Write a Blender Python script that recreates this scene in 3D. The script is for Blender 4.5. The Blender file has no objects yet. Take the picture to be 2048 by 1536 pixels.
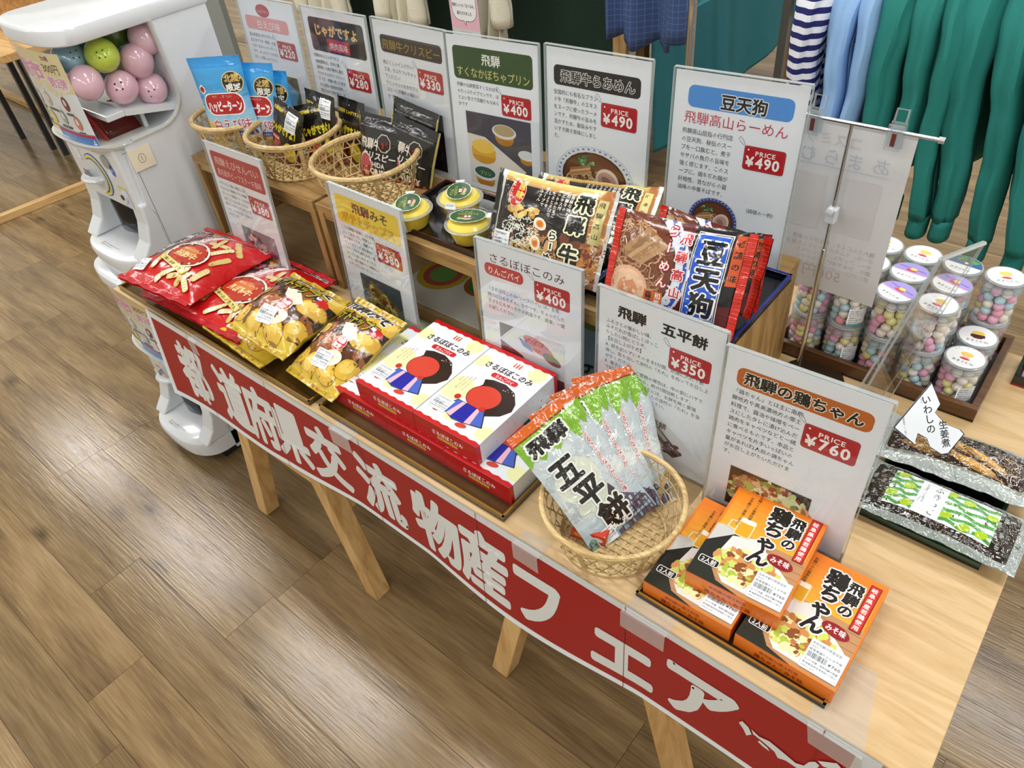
import bpy, bmesh, math, random
from mathutils import Vector, Matrix, noise
random.seed(7)
PI = math.pi
SC = bpy.context.scene
COL = SC.collection
# ------------------------------------------------------------------ camera
CAM = Vector((-0.09154, -0.49509, 1.64571)); FPX = 1493.46
RM = Matrix(((0.77035, -0.37104, 0.51855), (0.63137, 0.55747, -0.53907), (-0.08907, 0.74267, 0.66371)))
cd = bpy.data.cameras.new('camera'); cam = bpy.data.objects.new('camera', cd); COL.objects.link(cam)
cam.matrix_world = Matrix.Translation(CAM) @ RM.to_4x4()
cd.sensor_width = 36; cd.lens = FPX * 36 / 2048; cd.clip_start = .02; cd.clip_end = 50
SC.camera = cam
# ------------------------------------------------------------------ world and lamps
SC.view_settings.view_transform = 'Standard'; SC.view_settings.look = 'None'
SC.view_settings.exposure = 0.0; SC.view_settings.gamma = 1; SC.view_settings.use_curve_mapping = False
w = bpy.data.worlds.new('world'); SC.world = w; w.use_nodes = True
w.node_tree.nodes['Background'].inputs[0].default_value = (.86, .93, 1, 1)
w.node_tree.nodes['Background'].inputs[1].default_value = .6
def lamp(name, loc, sx, sy, power, rot=(0, 0, 0), col=(1, .995, .985)):
    l = bpy.data.lights.new(name, 'AREA'); l.shape = 'RECTANGLE'; l.size = sx; l.size_y = sy; l.energy = power; l.color = col
    o = bpy.data.objects.new(name, l); COL.objects.link(o); o.location = loc; o.rotation_euler = rot; return o
for i, (x, y) in enumerate([(a, b) for a in (-6.2, -4.5, -2.8, -1.1, .6, 2.3) for b in (-1.9, .35, 2.6, 4.9)]):
    lamp('ceiling_lamp', (x, y, 2.93), 1.15, .3, 19)

# ------------------------------------------------------------------ helpers
def hx(c, a=1):
    if isinstance(c, (tuple, list)): return (c[0], c[1], c[2], 1)
    c = c.lstrip('#'); c = ''.join(q * 2 for q in c) if len(c) == 3 else c; v = [int(c[i:i+2], 16) / 255 for i in (0, 2, 4)]
    return tuple((x / 12.92 if x <= .04045 else ((x + .055) / 1.055) ** 2.4) for x in v) + (a,)
def ray(px, py): return RM @ Vector((px - 1024, -(py - 768), -FPX))
def at(px, py, z): d = ray(px, py); return CAM + d * ((z - CAM.z) / d.z)
def aty(px, py, y): d = ray(px, py); return CAM + d * ((y - CAM.y) / d.y)
def atx(px, py, x): d = ray(px, py); return CAM + d * ((x - CAM.x) / d.x)

MATS = {}
def newmat(name):
    m = bpy.data.materials.new(name); m.use_nodes = True
    return m, m.node_tree, m.node_tree.nodes['Principled BSDF']
def plain(name, col, rough=.5, metal=0, bump=0, scale=60, coat=0, var=.0, sub=0):
    if name in MATS: return MATS[name]
    m, t, b = newmat(name); N = t.nodes.new; L = t.links.new
    c = hx(col); b.inputs['Base Color'].default_value = c; b.inputs['Roughness'].default_value = rough; b.inputs['Metallic'].default_value = metal
    b.inputs['Coat Weight'].default_value = coat; b.inputs['Coat Roughness'].default_value = .08
    tc = N('ShaderNodeTexCoord'); n = N('ShaderNodeTexNoise'); n.inputs['Scale'].default_value = scale; n.inputs['Detail'].default_value = 4
    L(tc.outputs['Object'], n.inputs['Vector'])
    mx = N('ShaderNodeMix'); mx.data_type = 'RGBA'; L(n.outputs['Fac'], mx.inputs[0])
    v = max(var, .03)
    mx.inputs[6].default_value = tuple(x * (1 - v) for x in c[:3]) + (1,); mx.inputs[7].default_value = tuple(min(1, x * (1 + v)) for x in c[:3]) + (1,)
    L(mx.outputs[2], b.inputs['Base Color'])
    if bump:
        bp = N('ShaderNodeBump'); bp.inputs['Strength'].default_value = bump; bp.inputs['Distance'].default_value = .004
        L(n.outputs['Fac'], bp.inputs['Height']); L(bp.outputs[0], b.inputs['Normal'])
    MATS[name] = m; return m
def wood(name, c1, c2, axis=0, scale=1.0, rough=.45, ring=9, coat=0):
    if name in MATS: return MATS[name]
    m, t, b = newmat(name); N = t.nodes.new; L = t.links.new
    tc = N('ShaderNodeTexCoord'); mp = N('ShaderNodeMapping'); L(tc.outputs['Object'], mp.inputs[0])
    oi = N('ShaderNodeObjectInfo'); mu = N('ShaderNodeVectorMath'); mu.operation = 'SCALE'; mu.inputs['Scale'].default_value = 7.0
    cb = N('ShaderNodeCombineXYZ'); L(oi.outputs['Random'], cb.inputs[0]); L(oi.outputs['Random'], cb.inputs[1]); L(oi.outputs['Random'], cb.inputs[2])
    L(cb.outputs[0], mu.inputs[0]); L(mu.outputs[0], mp.inputs['Location'])
    s = [ring * scale] * 3; s[axis] = ring * scale * .12; mp.inputs['Scale'].default_value = s
    n = N('ShaderNodeTexNoise'); n.inputs['Scale'].default_value = 1; n.inputs['Detail'].default_value = 3; n.inputs['Distortion'].default_value = .6; L(mp.outputs[0], n.inputs['Vector'])
    ml = N('ShaderNodeMath'); ml.operation = 'MULTIPLY'; ml.inputs[1].default_value = 12; L(n.outputs['Fac'], ml.inputs[0])
    sn = N('ShaderNodeMath'); sn.operation = 'PINGPONG'; sn.inputs[1].default_value = 1; L(ml.outputs[0], sn.inputs[0])
    n2 = N('ShaderNodeTexNoise'); n2.inputs['Scale'].default_value = 14; n2.inputs['Detail'].default_value = 5; L(mp.outputs[0], n2.inputs['Vector'])
    ad = N('ShaderNodeMath'); ad.operation = 'MULTIPLY_ADD'; ad.inputs[1].default_value = .55; L(sn.outputs[0], ad.inputs[0]); L(n2.outputs['Fac'], ad.inputs[2])
    r = N('ShaderNodeValToRGB'); r.color_ramp.elements[0].color = hx(c1); r.color_ramp.elements[1].color = hx(c2)
    r.color_ramp.elements[0].position = .25; r.color_ramp.elements[1].position = 1.05 if False else 1.0
    L(ad.outputs[0], r.inputs[0])
    hsv = N('ShaderNodeHueSaturation'); vv = N('ShaderNodeMapRange'); vv.inputs[3].default_value = .9; vv.inputs[4].default_value = 1.08
    L(oi.outputs['Random'], vv.inputs[0]); L(vv.outputs[0], hsv.inputs['Value']); L(r.outputs[0], hsv.inputs['Color']); L(hsv.outputs[0], b.inputs['Base Color'])
    b.inputs['Roughness'].default_value = rough; b.inputs['Coat Weight'].default_value = coat; b.inputs['Coat Roughness'].default_value = .2
    bp = N('ShaderNodeBump'); bp.inputs['Strength'].default_value = .12; bp.inputs['Distance'].default_value = .002; L(n2.outputs['Fac'], bp.inputs['Height']); L(bp.outputs[0], b.inputs['Normal'])
    MATS[name] = m; return m
def printm(name, rough=.5, bump=0, coat=0, scale=40):
    if name in MATS: return MATS[name]
    m, t, b = newmat(name); N = t.nodes.new; L = t.links.new
    a = N('ShaderNodeAttribute'); a.attribute_name = 'Col'; L(a.outputs['Color'], b.inputs['Base Color'])
    b.inputs['Roughness'].default_value = rough; b.inputs['Coat Weight'].default_value = coat; b.inputs['Coat Roughness'].default_value = .1
    if bump:
        tc = N('ShaderNodeTexCoord'); n = N('ShaderNodeTexNoise'); n.inputs['Scale'].default_value = scale; n.inputs['Detail'].default_value = 2; n.inputs['Distortion'].default_value = 1.2
        L(tc.outputs['Object'], n.inputs['Vector'])
        bp = N('ShaderNodeBump'); bp.inputs['Strength'].default_value = bump; bp.inputs['Distance'].default_value = .006; L(n.outputs['Fac'], bp.inputs['Height'])
        L(bp.outputs[0], b.inputs['Normal']); L(bp.outputs[0], b.inputs['Coat Normal'])
    MATS[name] = m; return m
def clear(name, tint=(.995, 1, 1), gl=.12, rough=.03, haze=0.0, bump=0, scale=60):
    """thin clear plastic: mostly transparent, glossy at grazing angles, optional milky haze"""
    if name in MATS: return MATS[name]
    m = bpy.data.materials.new(name); m.use_nodes = True; t = m.node_tree; t.nodes.clear(); N = t.nodes.new; L = t.links.new
    out = N('ShaderNodeOutputMaterial'); tr = N('ShaderNodeBsdfTransparent'); tr.inputs[0].default_value = (*tint, 1)
    g = N('ShaderNodeBsdfGlossy'); g.inputs['Roughness'].default_value = rough
    fr = N('ShaderNodeLayerWeight'); fr.inputs[0].default_value = .25; mr = N('ShaderNodeMath'); mr.operation = 'MULTIPLY_ADD'; mr.inputs[1].default_value = .1 + gl; mr.inputs[2].default_value = gl * .12
    L(fr.outputs['Fresnel'], mr.inputs[0]); mx = N('ShaderNodeMixShader'); L(mr.outputs[0], mx.inputs[0]); L(tr.outputs[0], mx.inputs[1]); L(g.outputs[0], mx.inputs[2])
    last = mx
    if haze:
        df = N('ShaderNodeBsdfDiffuse'); df.inputs[0].default_value = (.9, .93, .95, 1); m2 = N('ShaderNodeMixShader'); m2.inputs[0].default_value = haze
        L(mx.outputs[0], m2.inputs[1]); L(df.outputs[0], m2.inputs[2]); last = m2
    if bump:
        tc = N('ShaderNodeTexCoord'); n = N('ShaderNodeTexNoise'); n.inputs['Scale'].default_value = scale; n.inputs['Distortion'].default_value = 1.5; L(tc.outputs['Object'], n.inputs['Vector'])
        bp = N('ShaderNodeBump'); bp.inputs['Strength'].default_value = bump; bp.inputs['Distance'].default_value = .006; L(n.outputs['Fac'], bp.inputs['Height']); L(bp.outputs[0], g.inputs['Normal'])
    L(last.outputs[0], out.inputs[0]); MATS[name] = m; return m

class MB:
    def __init__(s): s.v = []; s.f = []
    def add(s, vs, fs, M=None):
        n = len(s.v); s.v += [tuple(M @ Vector(p)) for p in vs] if M else [tuple(p) for p in vs]; s.f += [tuple(i + n for i in f) for f in fs]; return s
    def box(s, x0, x1, y0, y1, z0, z1, M=None):
        return s.add([(x0, y0, z0), (x1, y0, z0), (x1, y1, z0), (x0, y1, z0), (x0, y0, z1), (x1, y0, z1), (x1, y1, z1), (x0, y1, z1)],
                     [(3, 2, 1, 0), (4, 5, 6, 7), (0, 1, 5, 4), (1, 2, 6, 5), (2, 3, 7, 6), (3, 0, 4, 7)], M)
    def prism(s, pts, z0, z1, M=None):
        n = len(pts); return s.add([(x, y, z0) for x, y in pts] + [(x, y, z1) for x, y in pts],
            [tuple(range(n - 1, -1, -1)), tuple(range(n, 2 * n))] + [(i, (i + 1) % n, n + (i + 1) % n, n + i) for i in range(n)], M)
    def tube(s, path, r, k=8, closed=False, M=None, cap=True):
        path = [Vector(p) for p in path]; n = len(path); vs = []; fs = []; up = None
        for i, p in enumerate(path):
            a = path[(i - 1) % n] if closed or i > 0 else p; b = path[(i + 1) % n] if closed or i < n - 1 else p
            t = (b - a).normalized()
            if up is None: up = Vector((0, 0, 1)) if abs(t.z) < .9 else Vector((1, 0, 0))
            u = t.cross(up); u = u.normalized() if u.length > 1e-6 else Vector((1, 0, 0)); up = u.cross(t).normalized()
            rr = r[i] if isinstance(r, (list, tuple)) else r
            for j in range(k):
                a2 = 2 * PI * j / k; vs.append(p + u * math.cos(a2) * rr + up * math.sin(a2) * rr)
        for i in range(n if closed else n - 1):
            for j in range(k):
                a_, b_ = i * k, ((i + 1) % n) * k; fs.append((a_ + j, a_ + (j + 1) % k, b_ + (j + 1) % k, b_ + j))
        if cap and not closed: fs += [tuple(range(k - 1, -1, -1)), tuple((n - 1) * k + j for j in range(k))]
        return s.add(vs, fs, M)
    def lathe(s, prof, k=24, M=None, sx=1, sy=1):
        vs = []; fs = []; n = len(prof)
        for r, z in prof:
            for j in range(k): a = 2 * PI * j / k; vs.append((r * math.cos(a) * sx, r * math.sin(a) * sy, z))
        for i in range(n - 1):
            for j in range(k): fs.append((i * k + j, i * k + (j + 1) % k, (i + 1) * k + (j + 1) % k, (i + 1) * k + j))
        if prof[0][0] > 1e-4: fs.append(tuple(range(k - 1, -1, -1)))
        if prof[-1][0] > 1e-4: fs.append(tuple((n - 1) * k + j for j in range(k)))
        return s.add(vs, fs, M)
    def grid(s, fn, nu, nv, M=None, wrap=False, flip=False):
        vs = [fn(i / nu, j / nv) for j in range(nv + 1) for i in range(nu + 1)]; q = nu + 1
        fs = [(j * q + i, j * q + i + 1, (j + 1) * q + i + 1, (j + 1) * q + i) for j in range(nv) for i in range(nu)]
        if flip: fs = [f[::-1] for f in fs]
        return s.add(vs, fs, M)
    def build(s, name, mat, parent=None, smooth=False, M=None, bevel=0, solid=0):
        me = bpy.data.meshes.new(name); me.from_pydata(s.v, [], s.f)
        if smooth: me.shade_smooth(); me.set_sharp_from_angle(angle=.65)
        o = bpy.data.objects.new(name, me); COL.objects.link(o); me.materials.append(mat)
        if parent: o.parent = parent
        if M is not None: o.matrix_local = M
        if bevel:
            md = o.modifiers.new('b', 'BEVEL'); md.width = bevel; md.segments = 2; md.limit_method = 'ANGLE'; md.angle_limit = .7
        if solid:
            md = o.modifiers.new('s', 'SOLIDIFY'); md.thickness = solid
        return o
def tag(o, label=None, cat=None, group=None, kind=None):
    if label: o['label'] = label
    if cat: o['category'] = cat
    if group: o['group'] = group
    if kind: o['kind'] = kind
    return o
def thing(name, label, cat, M=None, group=None):
    o = bpy.data.objects.new(name, None); COL.objects.link(o); o.empty_display_size = .02
    if M is not None: o.matrix_world = M if isinstance(M, Matrix) else Matrix.Translation(M)
    return tag(o, label, cat, group)
def kids(o): return [c for c in COL.objects if c.parent == o]
def copy_tree(o, parent=None, M=None, label=None, skip=()):
    c = o.copy(); COL.objects.link(c)
    if parent: c.parent = parent
    if M is not None: c.matrix_world = M
    if label: c['label'] = label
    for ch in kids(o):
        if ch.name.split('.')[0] not in skip: copy_tree(ch, c)
    return c
def frame3(BL, BR, TL):
    """matrix whose x runs BL->BR, y up the face, z out of it; and the face's width and height"""
    x = (BR - BL); wd = x.length; x.normalize(); y = TL - BL; y -= x * y.dot(x); h = y.length; y.normalize(); z = x.cross(y)
    return Matrix(((x.x, y.x, z.x, BL.x), (x.y, y.y, z.y, BL.y), (x.z, y.z, z.z, BL.z), (0, 0, 0, 1))), wd, h
def pose(loc, rz=0, rx=0, ry=0): return Matrix.Translation(loc) @ Matrix.Rotation(rz, 4, 'Z') @ Matrix.Rotation(rx, 4, 'X') @ Matrix.Rotation(ry, 4, 'Y')

# ------------------------------------------------------------------ flat print
_G = {}; _fc = bpy.data.curves.new('glyph', 'FONT'); _fo = bpy.data.objects.new('glyph', _fc); COL.objects.link(_fo)
def glyph(ch, bold=0, res=2):
    k = (ch, round(bold, 3), res)
    if k in _G: return _G[k]
    _fc.body = ch; _fc.resolution_u = res; bpy.context.view_layer.update()
    e = _fo.evaluated_get(bpy.context.evaluated_depsgraph_get()); m = e.to_mesh()
    vs = [(v.co.x, v.co.y) for v in m.vertices] if m else []; fs = [tuple(p.vertices) for p in m.polygons] if m else []
    if m: e.to_mesh_clear()
    if bold > .004 and vs:      # heavier weight: a stroke of that half-width along every outline edge
        ec = {}; kk = 0
        for f in fs:
            for i in range(len(f)): a, b = f[i], f[(i + 1) % len(f)]; ka = (round(vs[a][0], 4), round(vs[a][1], 4)); kb = (round(vs[b][0], 4), round(vs[b][1], 4)); q = (ka, kb) if ka < kb else (kb, ka); ec[q] = ec.get(q, 0) + 1
        seen = set()
        for (a, b), c in ec.items():
            if c != 1: continue
            dx, dy = b[0] - a[0], b[1] - a[1]; l = math.hypot(dx, dy)
            if l < 1e-6: continue
            dx *= bold / l; dy *= bold / l; n = len(vs); kk += 1; z_ = -.08 - .1 * (kk % 8); vs += [(a[0] - dy, a[1] + dx, z_), (a[0] + dy, a[1] - dx, z_), (b[0] + dy, b[1] - dx, z_), (b[0] - dy, b[1] + dx, z_)]; fs.append((n, n + 1, n + 2, n + 3))
            for p in (a, b):
                if p in seen: continue
                seen.add(p); n = len(vs); kk += 1; vs += [(p[0] + bold * math.cos(j * PI / 3), p[1] + bold * math.sin(j * PI / 3), -.03 - .1 * (kk % 9)) for j in range(6)]; fs.append(tuple(range(n, n + 6)))
    mx = max([p[0] for p in vs], default=.4); cjk = ord(ch) > 0x2000
    _G[k] = (vs, fs, 1.0 if cjk else mx + .07); return _G[k]
class Art:
    """flat printed artwork: coloured shapes in millimetres, laid on a flat or curved face"""
    def __init__(s): s.it = []; s.z = 1.0; s.T = [(1, 0, 0, 1, 0, 0)]
    def tf(s, x=0, y=0, rot=0, sc=1, sx=None):
        a = math.radians(rot); sx = sx or sc; n = (math.cos(a) * sx, math.sin(a) * sx, -math.sin(a) * sc, math.cos(a) * sc, x, y); p = s.T[-1]
        s.T.append((p[0]*n[0]+p[2]*n[1], p[1]*n[0]+p[3]*n[1], p[0]*n[2]+p[2]*n[3], p[1]*n[2]+p[3]*n[3], p[0]*n[4]+p[2]*n[5]+p[4], p[1]*n[4]+p[3]*n[5]+p[5]))
    def end(s): s.T.pop()
    def raw(s, vs, fs, c, z=None):
        t = s.T[-1]; vs = [(t[0]*p[0]+t[2]*p[1]+t[4], t[1]*p[0]+t[3]*p[1]+t[5], p[2] if len(p) > 2 else 0) for p in vs]
        def ccw(f):
            a = 0
            for i in range(len(f)): p, q = vs[f[i]], vs[f[(i + 1) % len(f)]]; a += p[0] * q[1] - p[1] * q[0]
            return f if a >= 0 else f[::-1]
        fs = [ccw(f) for f in fs]; s.it.append((vs, fs, hx(c), s.z if z is None else z))
    def poly(s, pts, c): s.z += 1; s.raw(pts, [tuple(range(len(pts)))], c)
    def rect(s, x0, y0, x1, y1, c): s.poly([(x0, y0), (x1, y0), (x1, y1), (x0, y1)], c)
    def rrect(s, x0, y0, x1, y1, r, c):
        p = []
        for cx, cy, a0 in ((x1-r, y0+r, -90), (x1-r, y1-r, 0), (x0+r, y1-r, 90), (x0+r, y0+r, 180)):
            for i in range(5): a = math.radians(a0 + i * 22.5); p.append((cx + r * math.cos(a), cy + r * math.sin(a)))
        s.poly(p, c)
    def ell(s, cx, cy, rx, ry, c, rot=0, n=24, a0=0, a1=360):
        q = math.radians(rot); p = []
        full = a1 - a0 == 360
        for i in range(n + (0 if full else 1)):
            a = math.radians(a0 + (a1 - a0) * i / n); x, y = rx * math.cos(a), ry * math.sin(a); p.append((cx + x*math.cos(q) - y*math.sin(q), cy + x*math.sin(q) + y*math.cos(q)))
        s.poly(p, c)
    def line(s, pts, wd, c, up=True):
        if up: s.z += 1
        vs = []; n = len(pts)
        for i, (x, y) in enumerate(pts):
            a = pts[max(0, i-1)]; b = pts[min(n-1, i+1)]; dx, dy = b[0]-a[0], b[1]-a[1]; l = math.hypot(dx, dy) or 1
            vs += [(x - dy/l*wd/2, y + dx/l*wd/2), (x + dy/l*wd/2, y - dx/l*wd/2)]
        s.raw(vs, [(2*i, 2*i+1, 2*i+3, 2*i+2) for i in range(n-1)], c)
    def grad(s, x0, y0, x1, y1, c0, c1, n=10):
        a, b = hx(c0), hx(c1); s.z += 1
        for i in range(n):
            k = i / (n - 1); c = tuple(a[j] * (1 - k) + b[j] * k for j in range(3)); ya = y0 + (y1 - y0) * i / n; yb = y0 + (y1 - y0) * (i + 1) / n
            s.raw([(x0, ya), (x1, ya), (x1, yb), (x0, yb)], [(0, 1, 2, 3)], c)
    def text(s, t, x, y, size, c, bold=0, width=None, vert=False, sx=1, pitch=None, up=True, res=2, slant=0, center=False):
        if up: s.z += 1
        if 0 < bold < .06 and size < 60: bold *= .8 if size > 17 else .55
        gl = [glyph(ch, bold, res) if ch not in ' \u3000' else ((), (), .35 if ch == ' ' else 1) for ch in t]
        tot = sum(g[2] for g in gl) * size
        if width and not vert: sx = width / tot
        if center: x -= tot * sx / 2
        cx, cy = x, y
        for ch, (vs, fs, ad) in zip(t, gl):
            if vert:
                if ch in 'ー':   # the long mark stands upright in vertical writing
                    s.raw([(cx - (py - .38) * size + size * .5 * sx - 0, cy + (px - 1.0) * size + size * .1) for px, py, *_ in vs], [f[::-1] for f in fs], c) if vs else None
                elif vs: s.raw([(cx + (p[0] + slant * p[1]) * size * sx, cy - size + p[1] * size + size * .12, *p[2:]) for p in vs], fs, c)
                cy -= (pitch or size * 1.02)
            else:
                if vs: s.raw([(cx + (p[0] + slant * p[1]) * size * sx, cy + p[1] * size, *p[2:]) for p in vs], fs, c)
                cx += (pitch if pitch else ad * size * sx)
    def otext(s, t, x, y, size, c, oc, bold=.02, ob=.07, **k):
        s.text(t, x, y, size, oc, bold=ob, **k); s.z += 2; s.text(t, x, y, size, c, bold=bold, **k)
    def lines(s, L, x, y, size, pitch, c, bold=.0, res=1, sx=.9):
        s.z += 1
        for i, t in enumerate(L): s.text(t, x, y - i * pitch, size, c, bold=bold, up=False, res=res, sx=sx)
    def blobs(s, n, cx, cy, rx, ry, size, pal, seed=1, asp=.6, k=7):
        R = random.Random(seed); s.z += 1; z0 = s.z
        for i in range(n):
            r = math.sqrt(R.random()); a = R.random() * 2 * PI; x, y = cx + rx * r * math.cos(a), cy + ry * r * math.sin(a); q = R.random() * PI; sz = size * (.6 + .8 * R.random())
            p = []
            for j in range(k):
                b = 2 * PI * j / k; rr = sz * (.75 + .4 * R.random()); u, v = rr * math.cos(b), rr * asp * math.sin(b); p.append((x + u*math.cos(q) - v*math.sin(q), y + u*math.sin(q) + v*math.cos(q)))
            s.raw(p, [tuple(range(k))], R.choice(pal), z0 + i * .04)
        s.z = z0 + n * .04
    def noodles(s, n, cx, cy, rx, ry, wd, pal, seed=1, curl=3):
        R = random.Random(seed); z0 = s.z + 1
        for i in range(n):
            r = math.sqrt(R.random()); a = R.random() * 2 * PI; x, y = cx + rx * r * math.cos(a), cy + ry * r * math.sin(a); d = R.random() * 2 * PI; p = []
            for j in range(8):
                p.append((x, y)); d += R.uniform(-1, 1) * curl * .35; x += math.cos(d) * wd * 2.2; y += math.sin(d) * wd * 2.2
                q = math.hypot((x - cx) / rx, (y - cy) / ry)
                if q > 1.05: x = cx + (x - cx) / q; y = cy + (y - cy) / q
            s.z = z0 + i * .05; s.line(p, wd, R.choice(pal), up=False)
        s.z = z0 + n * .05
    def clip_to(s, x0, y0, x1, y1): s.clip = (x0, y0, x1, y1)
    def build(s, name, mat, parent, fn=None, du=0, dv=0, box=None, step=.00003, M=None, label=None):
        """fn(x, y, off) in metres; du/dv = grid spacing in mm at which shapes are cut before bending"""
        fn = fn or (lambda x, y, o: (x, y, o)); bm = bmesh.new(); cl = bm.faces.layers.float_color.new('c') if False else None
        cols = []; vs = []; fs = []; zs = []
        for pv, pf, c, z in s.it:
            n = len(vs); vs += [(x, y, z + q) for x, y, q in pv]; fs += [tuple(i + n for i in f) for f in pf]; cols += [c] * len(pf)
        me = bpy.data.meshes.new(name); me.from_pydata(vs, [], fs); me.update()
        ok = me.attributes.new('Col', 'FLOAT_COLOR', 'FACE')
        if len(me.polygons) == len(cols): ok.data.foreach_set('color', [x for c in cols for x in c])
        if du or dv or getattr(s, 'clip', None):
            bm.from_mesh(me); xs = [v[0] for v in vs]; ys = [v[1] for v in vs]
            cp = getattr(s, 'clip', None)
            if cp:
                for co, no in (((cp[0], 0, 0), (-1, 0, 0)), ((cp[2], 0, 0), (1, 0, 0)), ((0, cp[1], 0), (0, -1, 0)), ((0, cp[3], 0), (0, 1, 0))):
                    bmesh.ops.bisect_plane(bm, geom=bm.verts[:] + bm.edges[:] + bm.faces[:], plane_co=co, plane_no=no, clear_outer=True)
            if du:
                x = math.ceil(min(xs) / du) * du
                while x < max(xs): bmesh.ops.bisect_plane(bm, geom=bm.verts[:] + bm.edges[:] + bm.faces[:], plane_co=(x, 0, 0), plane_no=(1, 0, 0)); x += du
            if dv:
                y = math.ceil(min(ys) / dv) * dv
                while y < max(ys): bmesh.ops.bisect_plane(bm, geom=bm.verts[:] + bm.edges[:] + bm.faces[:], plane_co=(0, y, 0), plane_no=(0, 1, 0)); y += dv
            bm.to_mesh(me)
        bm.free()
        co = [0.0] * (3 * len(me.vertices)); me.vertices.foreach_get('co', co); out = []
        for i in range(0, len(co), 3): out += list(fn(co[i] / 1000, co[i+1] / 1000, .00012 + co[i+2] * step))
        me.vertices.foreach_set('co', out); me.update()
        if du or dv: me.shade_smooth()
        o = bpy.data.objects.new(name, me); COL.objects.link(o); me.materials.append(mat)
        if parent: o.parent = parent
        if M is not None: o.matrix_local = M
        if label: o['label'] = label
        return o
def sticker(A, x, y, wd, h, name2='飛騨牛ビーフステーキ', price='¥760', rot=0):
    A.tf(x, y, rot); A.rrect(0, 0, wd, h, 1, '#eef3f8'); d = '#27303c'
    A.text('見附市観光物産協会', 2, h * .84, h * .1, d, width=wd * .8, res=1, bold=.01); A.text('(商品名)', 2, h * .75, h * .06, d, res=1); A.text('岐阜県' + name2, 2, h * .62, h * .1, d, width=wd * .88, res=1, bold=.01)
    A.z += 1; R = random.Random(5); xx = 3
    while xx < wd * .58:
        b = R.uniform(.3, .9); A.raw([(xx, h * .4), (xx + b, h * .4), (xx + b, h * .58), (xx, h * .58)], [(0, 1, 2, 3)], d); xx += b + R.uniform(.4, .9)
    A.text(price, wd * .62, h * .42, h * .13, d, width=wd * .33, bold=.02); A.text('みつけ市場・見附市観光物産', 2, h * .27, h * .085, d, width=wd * .9, res=1)
    A.text('新潟県見附市学校町1丁目16', 2, h * .16, h * .07, d, width=wd * .9, res=1); A.text('0258-62-1077', 2, h * .06, h * .06, d, res=1); A.end()
# ------------------------------------------------------------------ materials
M_pine = lambda ax, n='pine': wood(f'{n}_{ax}', '#b98a4e', '#dcb67c', ax, 1.0, .42, 9)
M_riser = lambda ax: wood(f'riser_wood_{ax}', '#7d5c32', '#b08d58', ax, 1.3, .45, 10)
PR = printm('paper_print', .5); PG = printm('gloss_print', .3, coat=.25); PF = printm('film_print', .25, bump=.35, coat=.6, scale=28); PB = printm('banner_print', .4, bump=.06, scale=6)
white_pl = plain('white_plastic', '#d9dee3', .22, coat=.5); clear_pl = clear('clear_acrylic', gl=.1); edge_pl = clear('acrylic_edge', tint=(.8, .86, .86), gl=.5, haze=.25)
steel = plain('chrome_steel', '#c8ccd0', .12, 1); black_lac = plain('black_lacquer', '#0c0b0c', .12, coat=.6)
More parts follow.
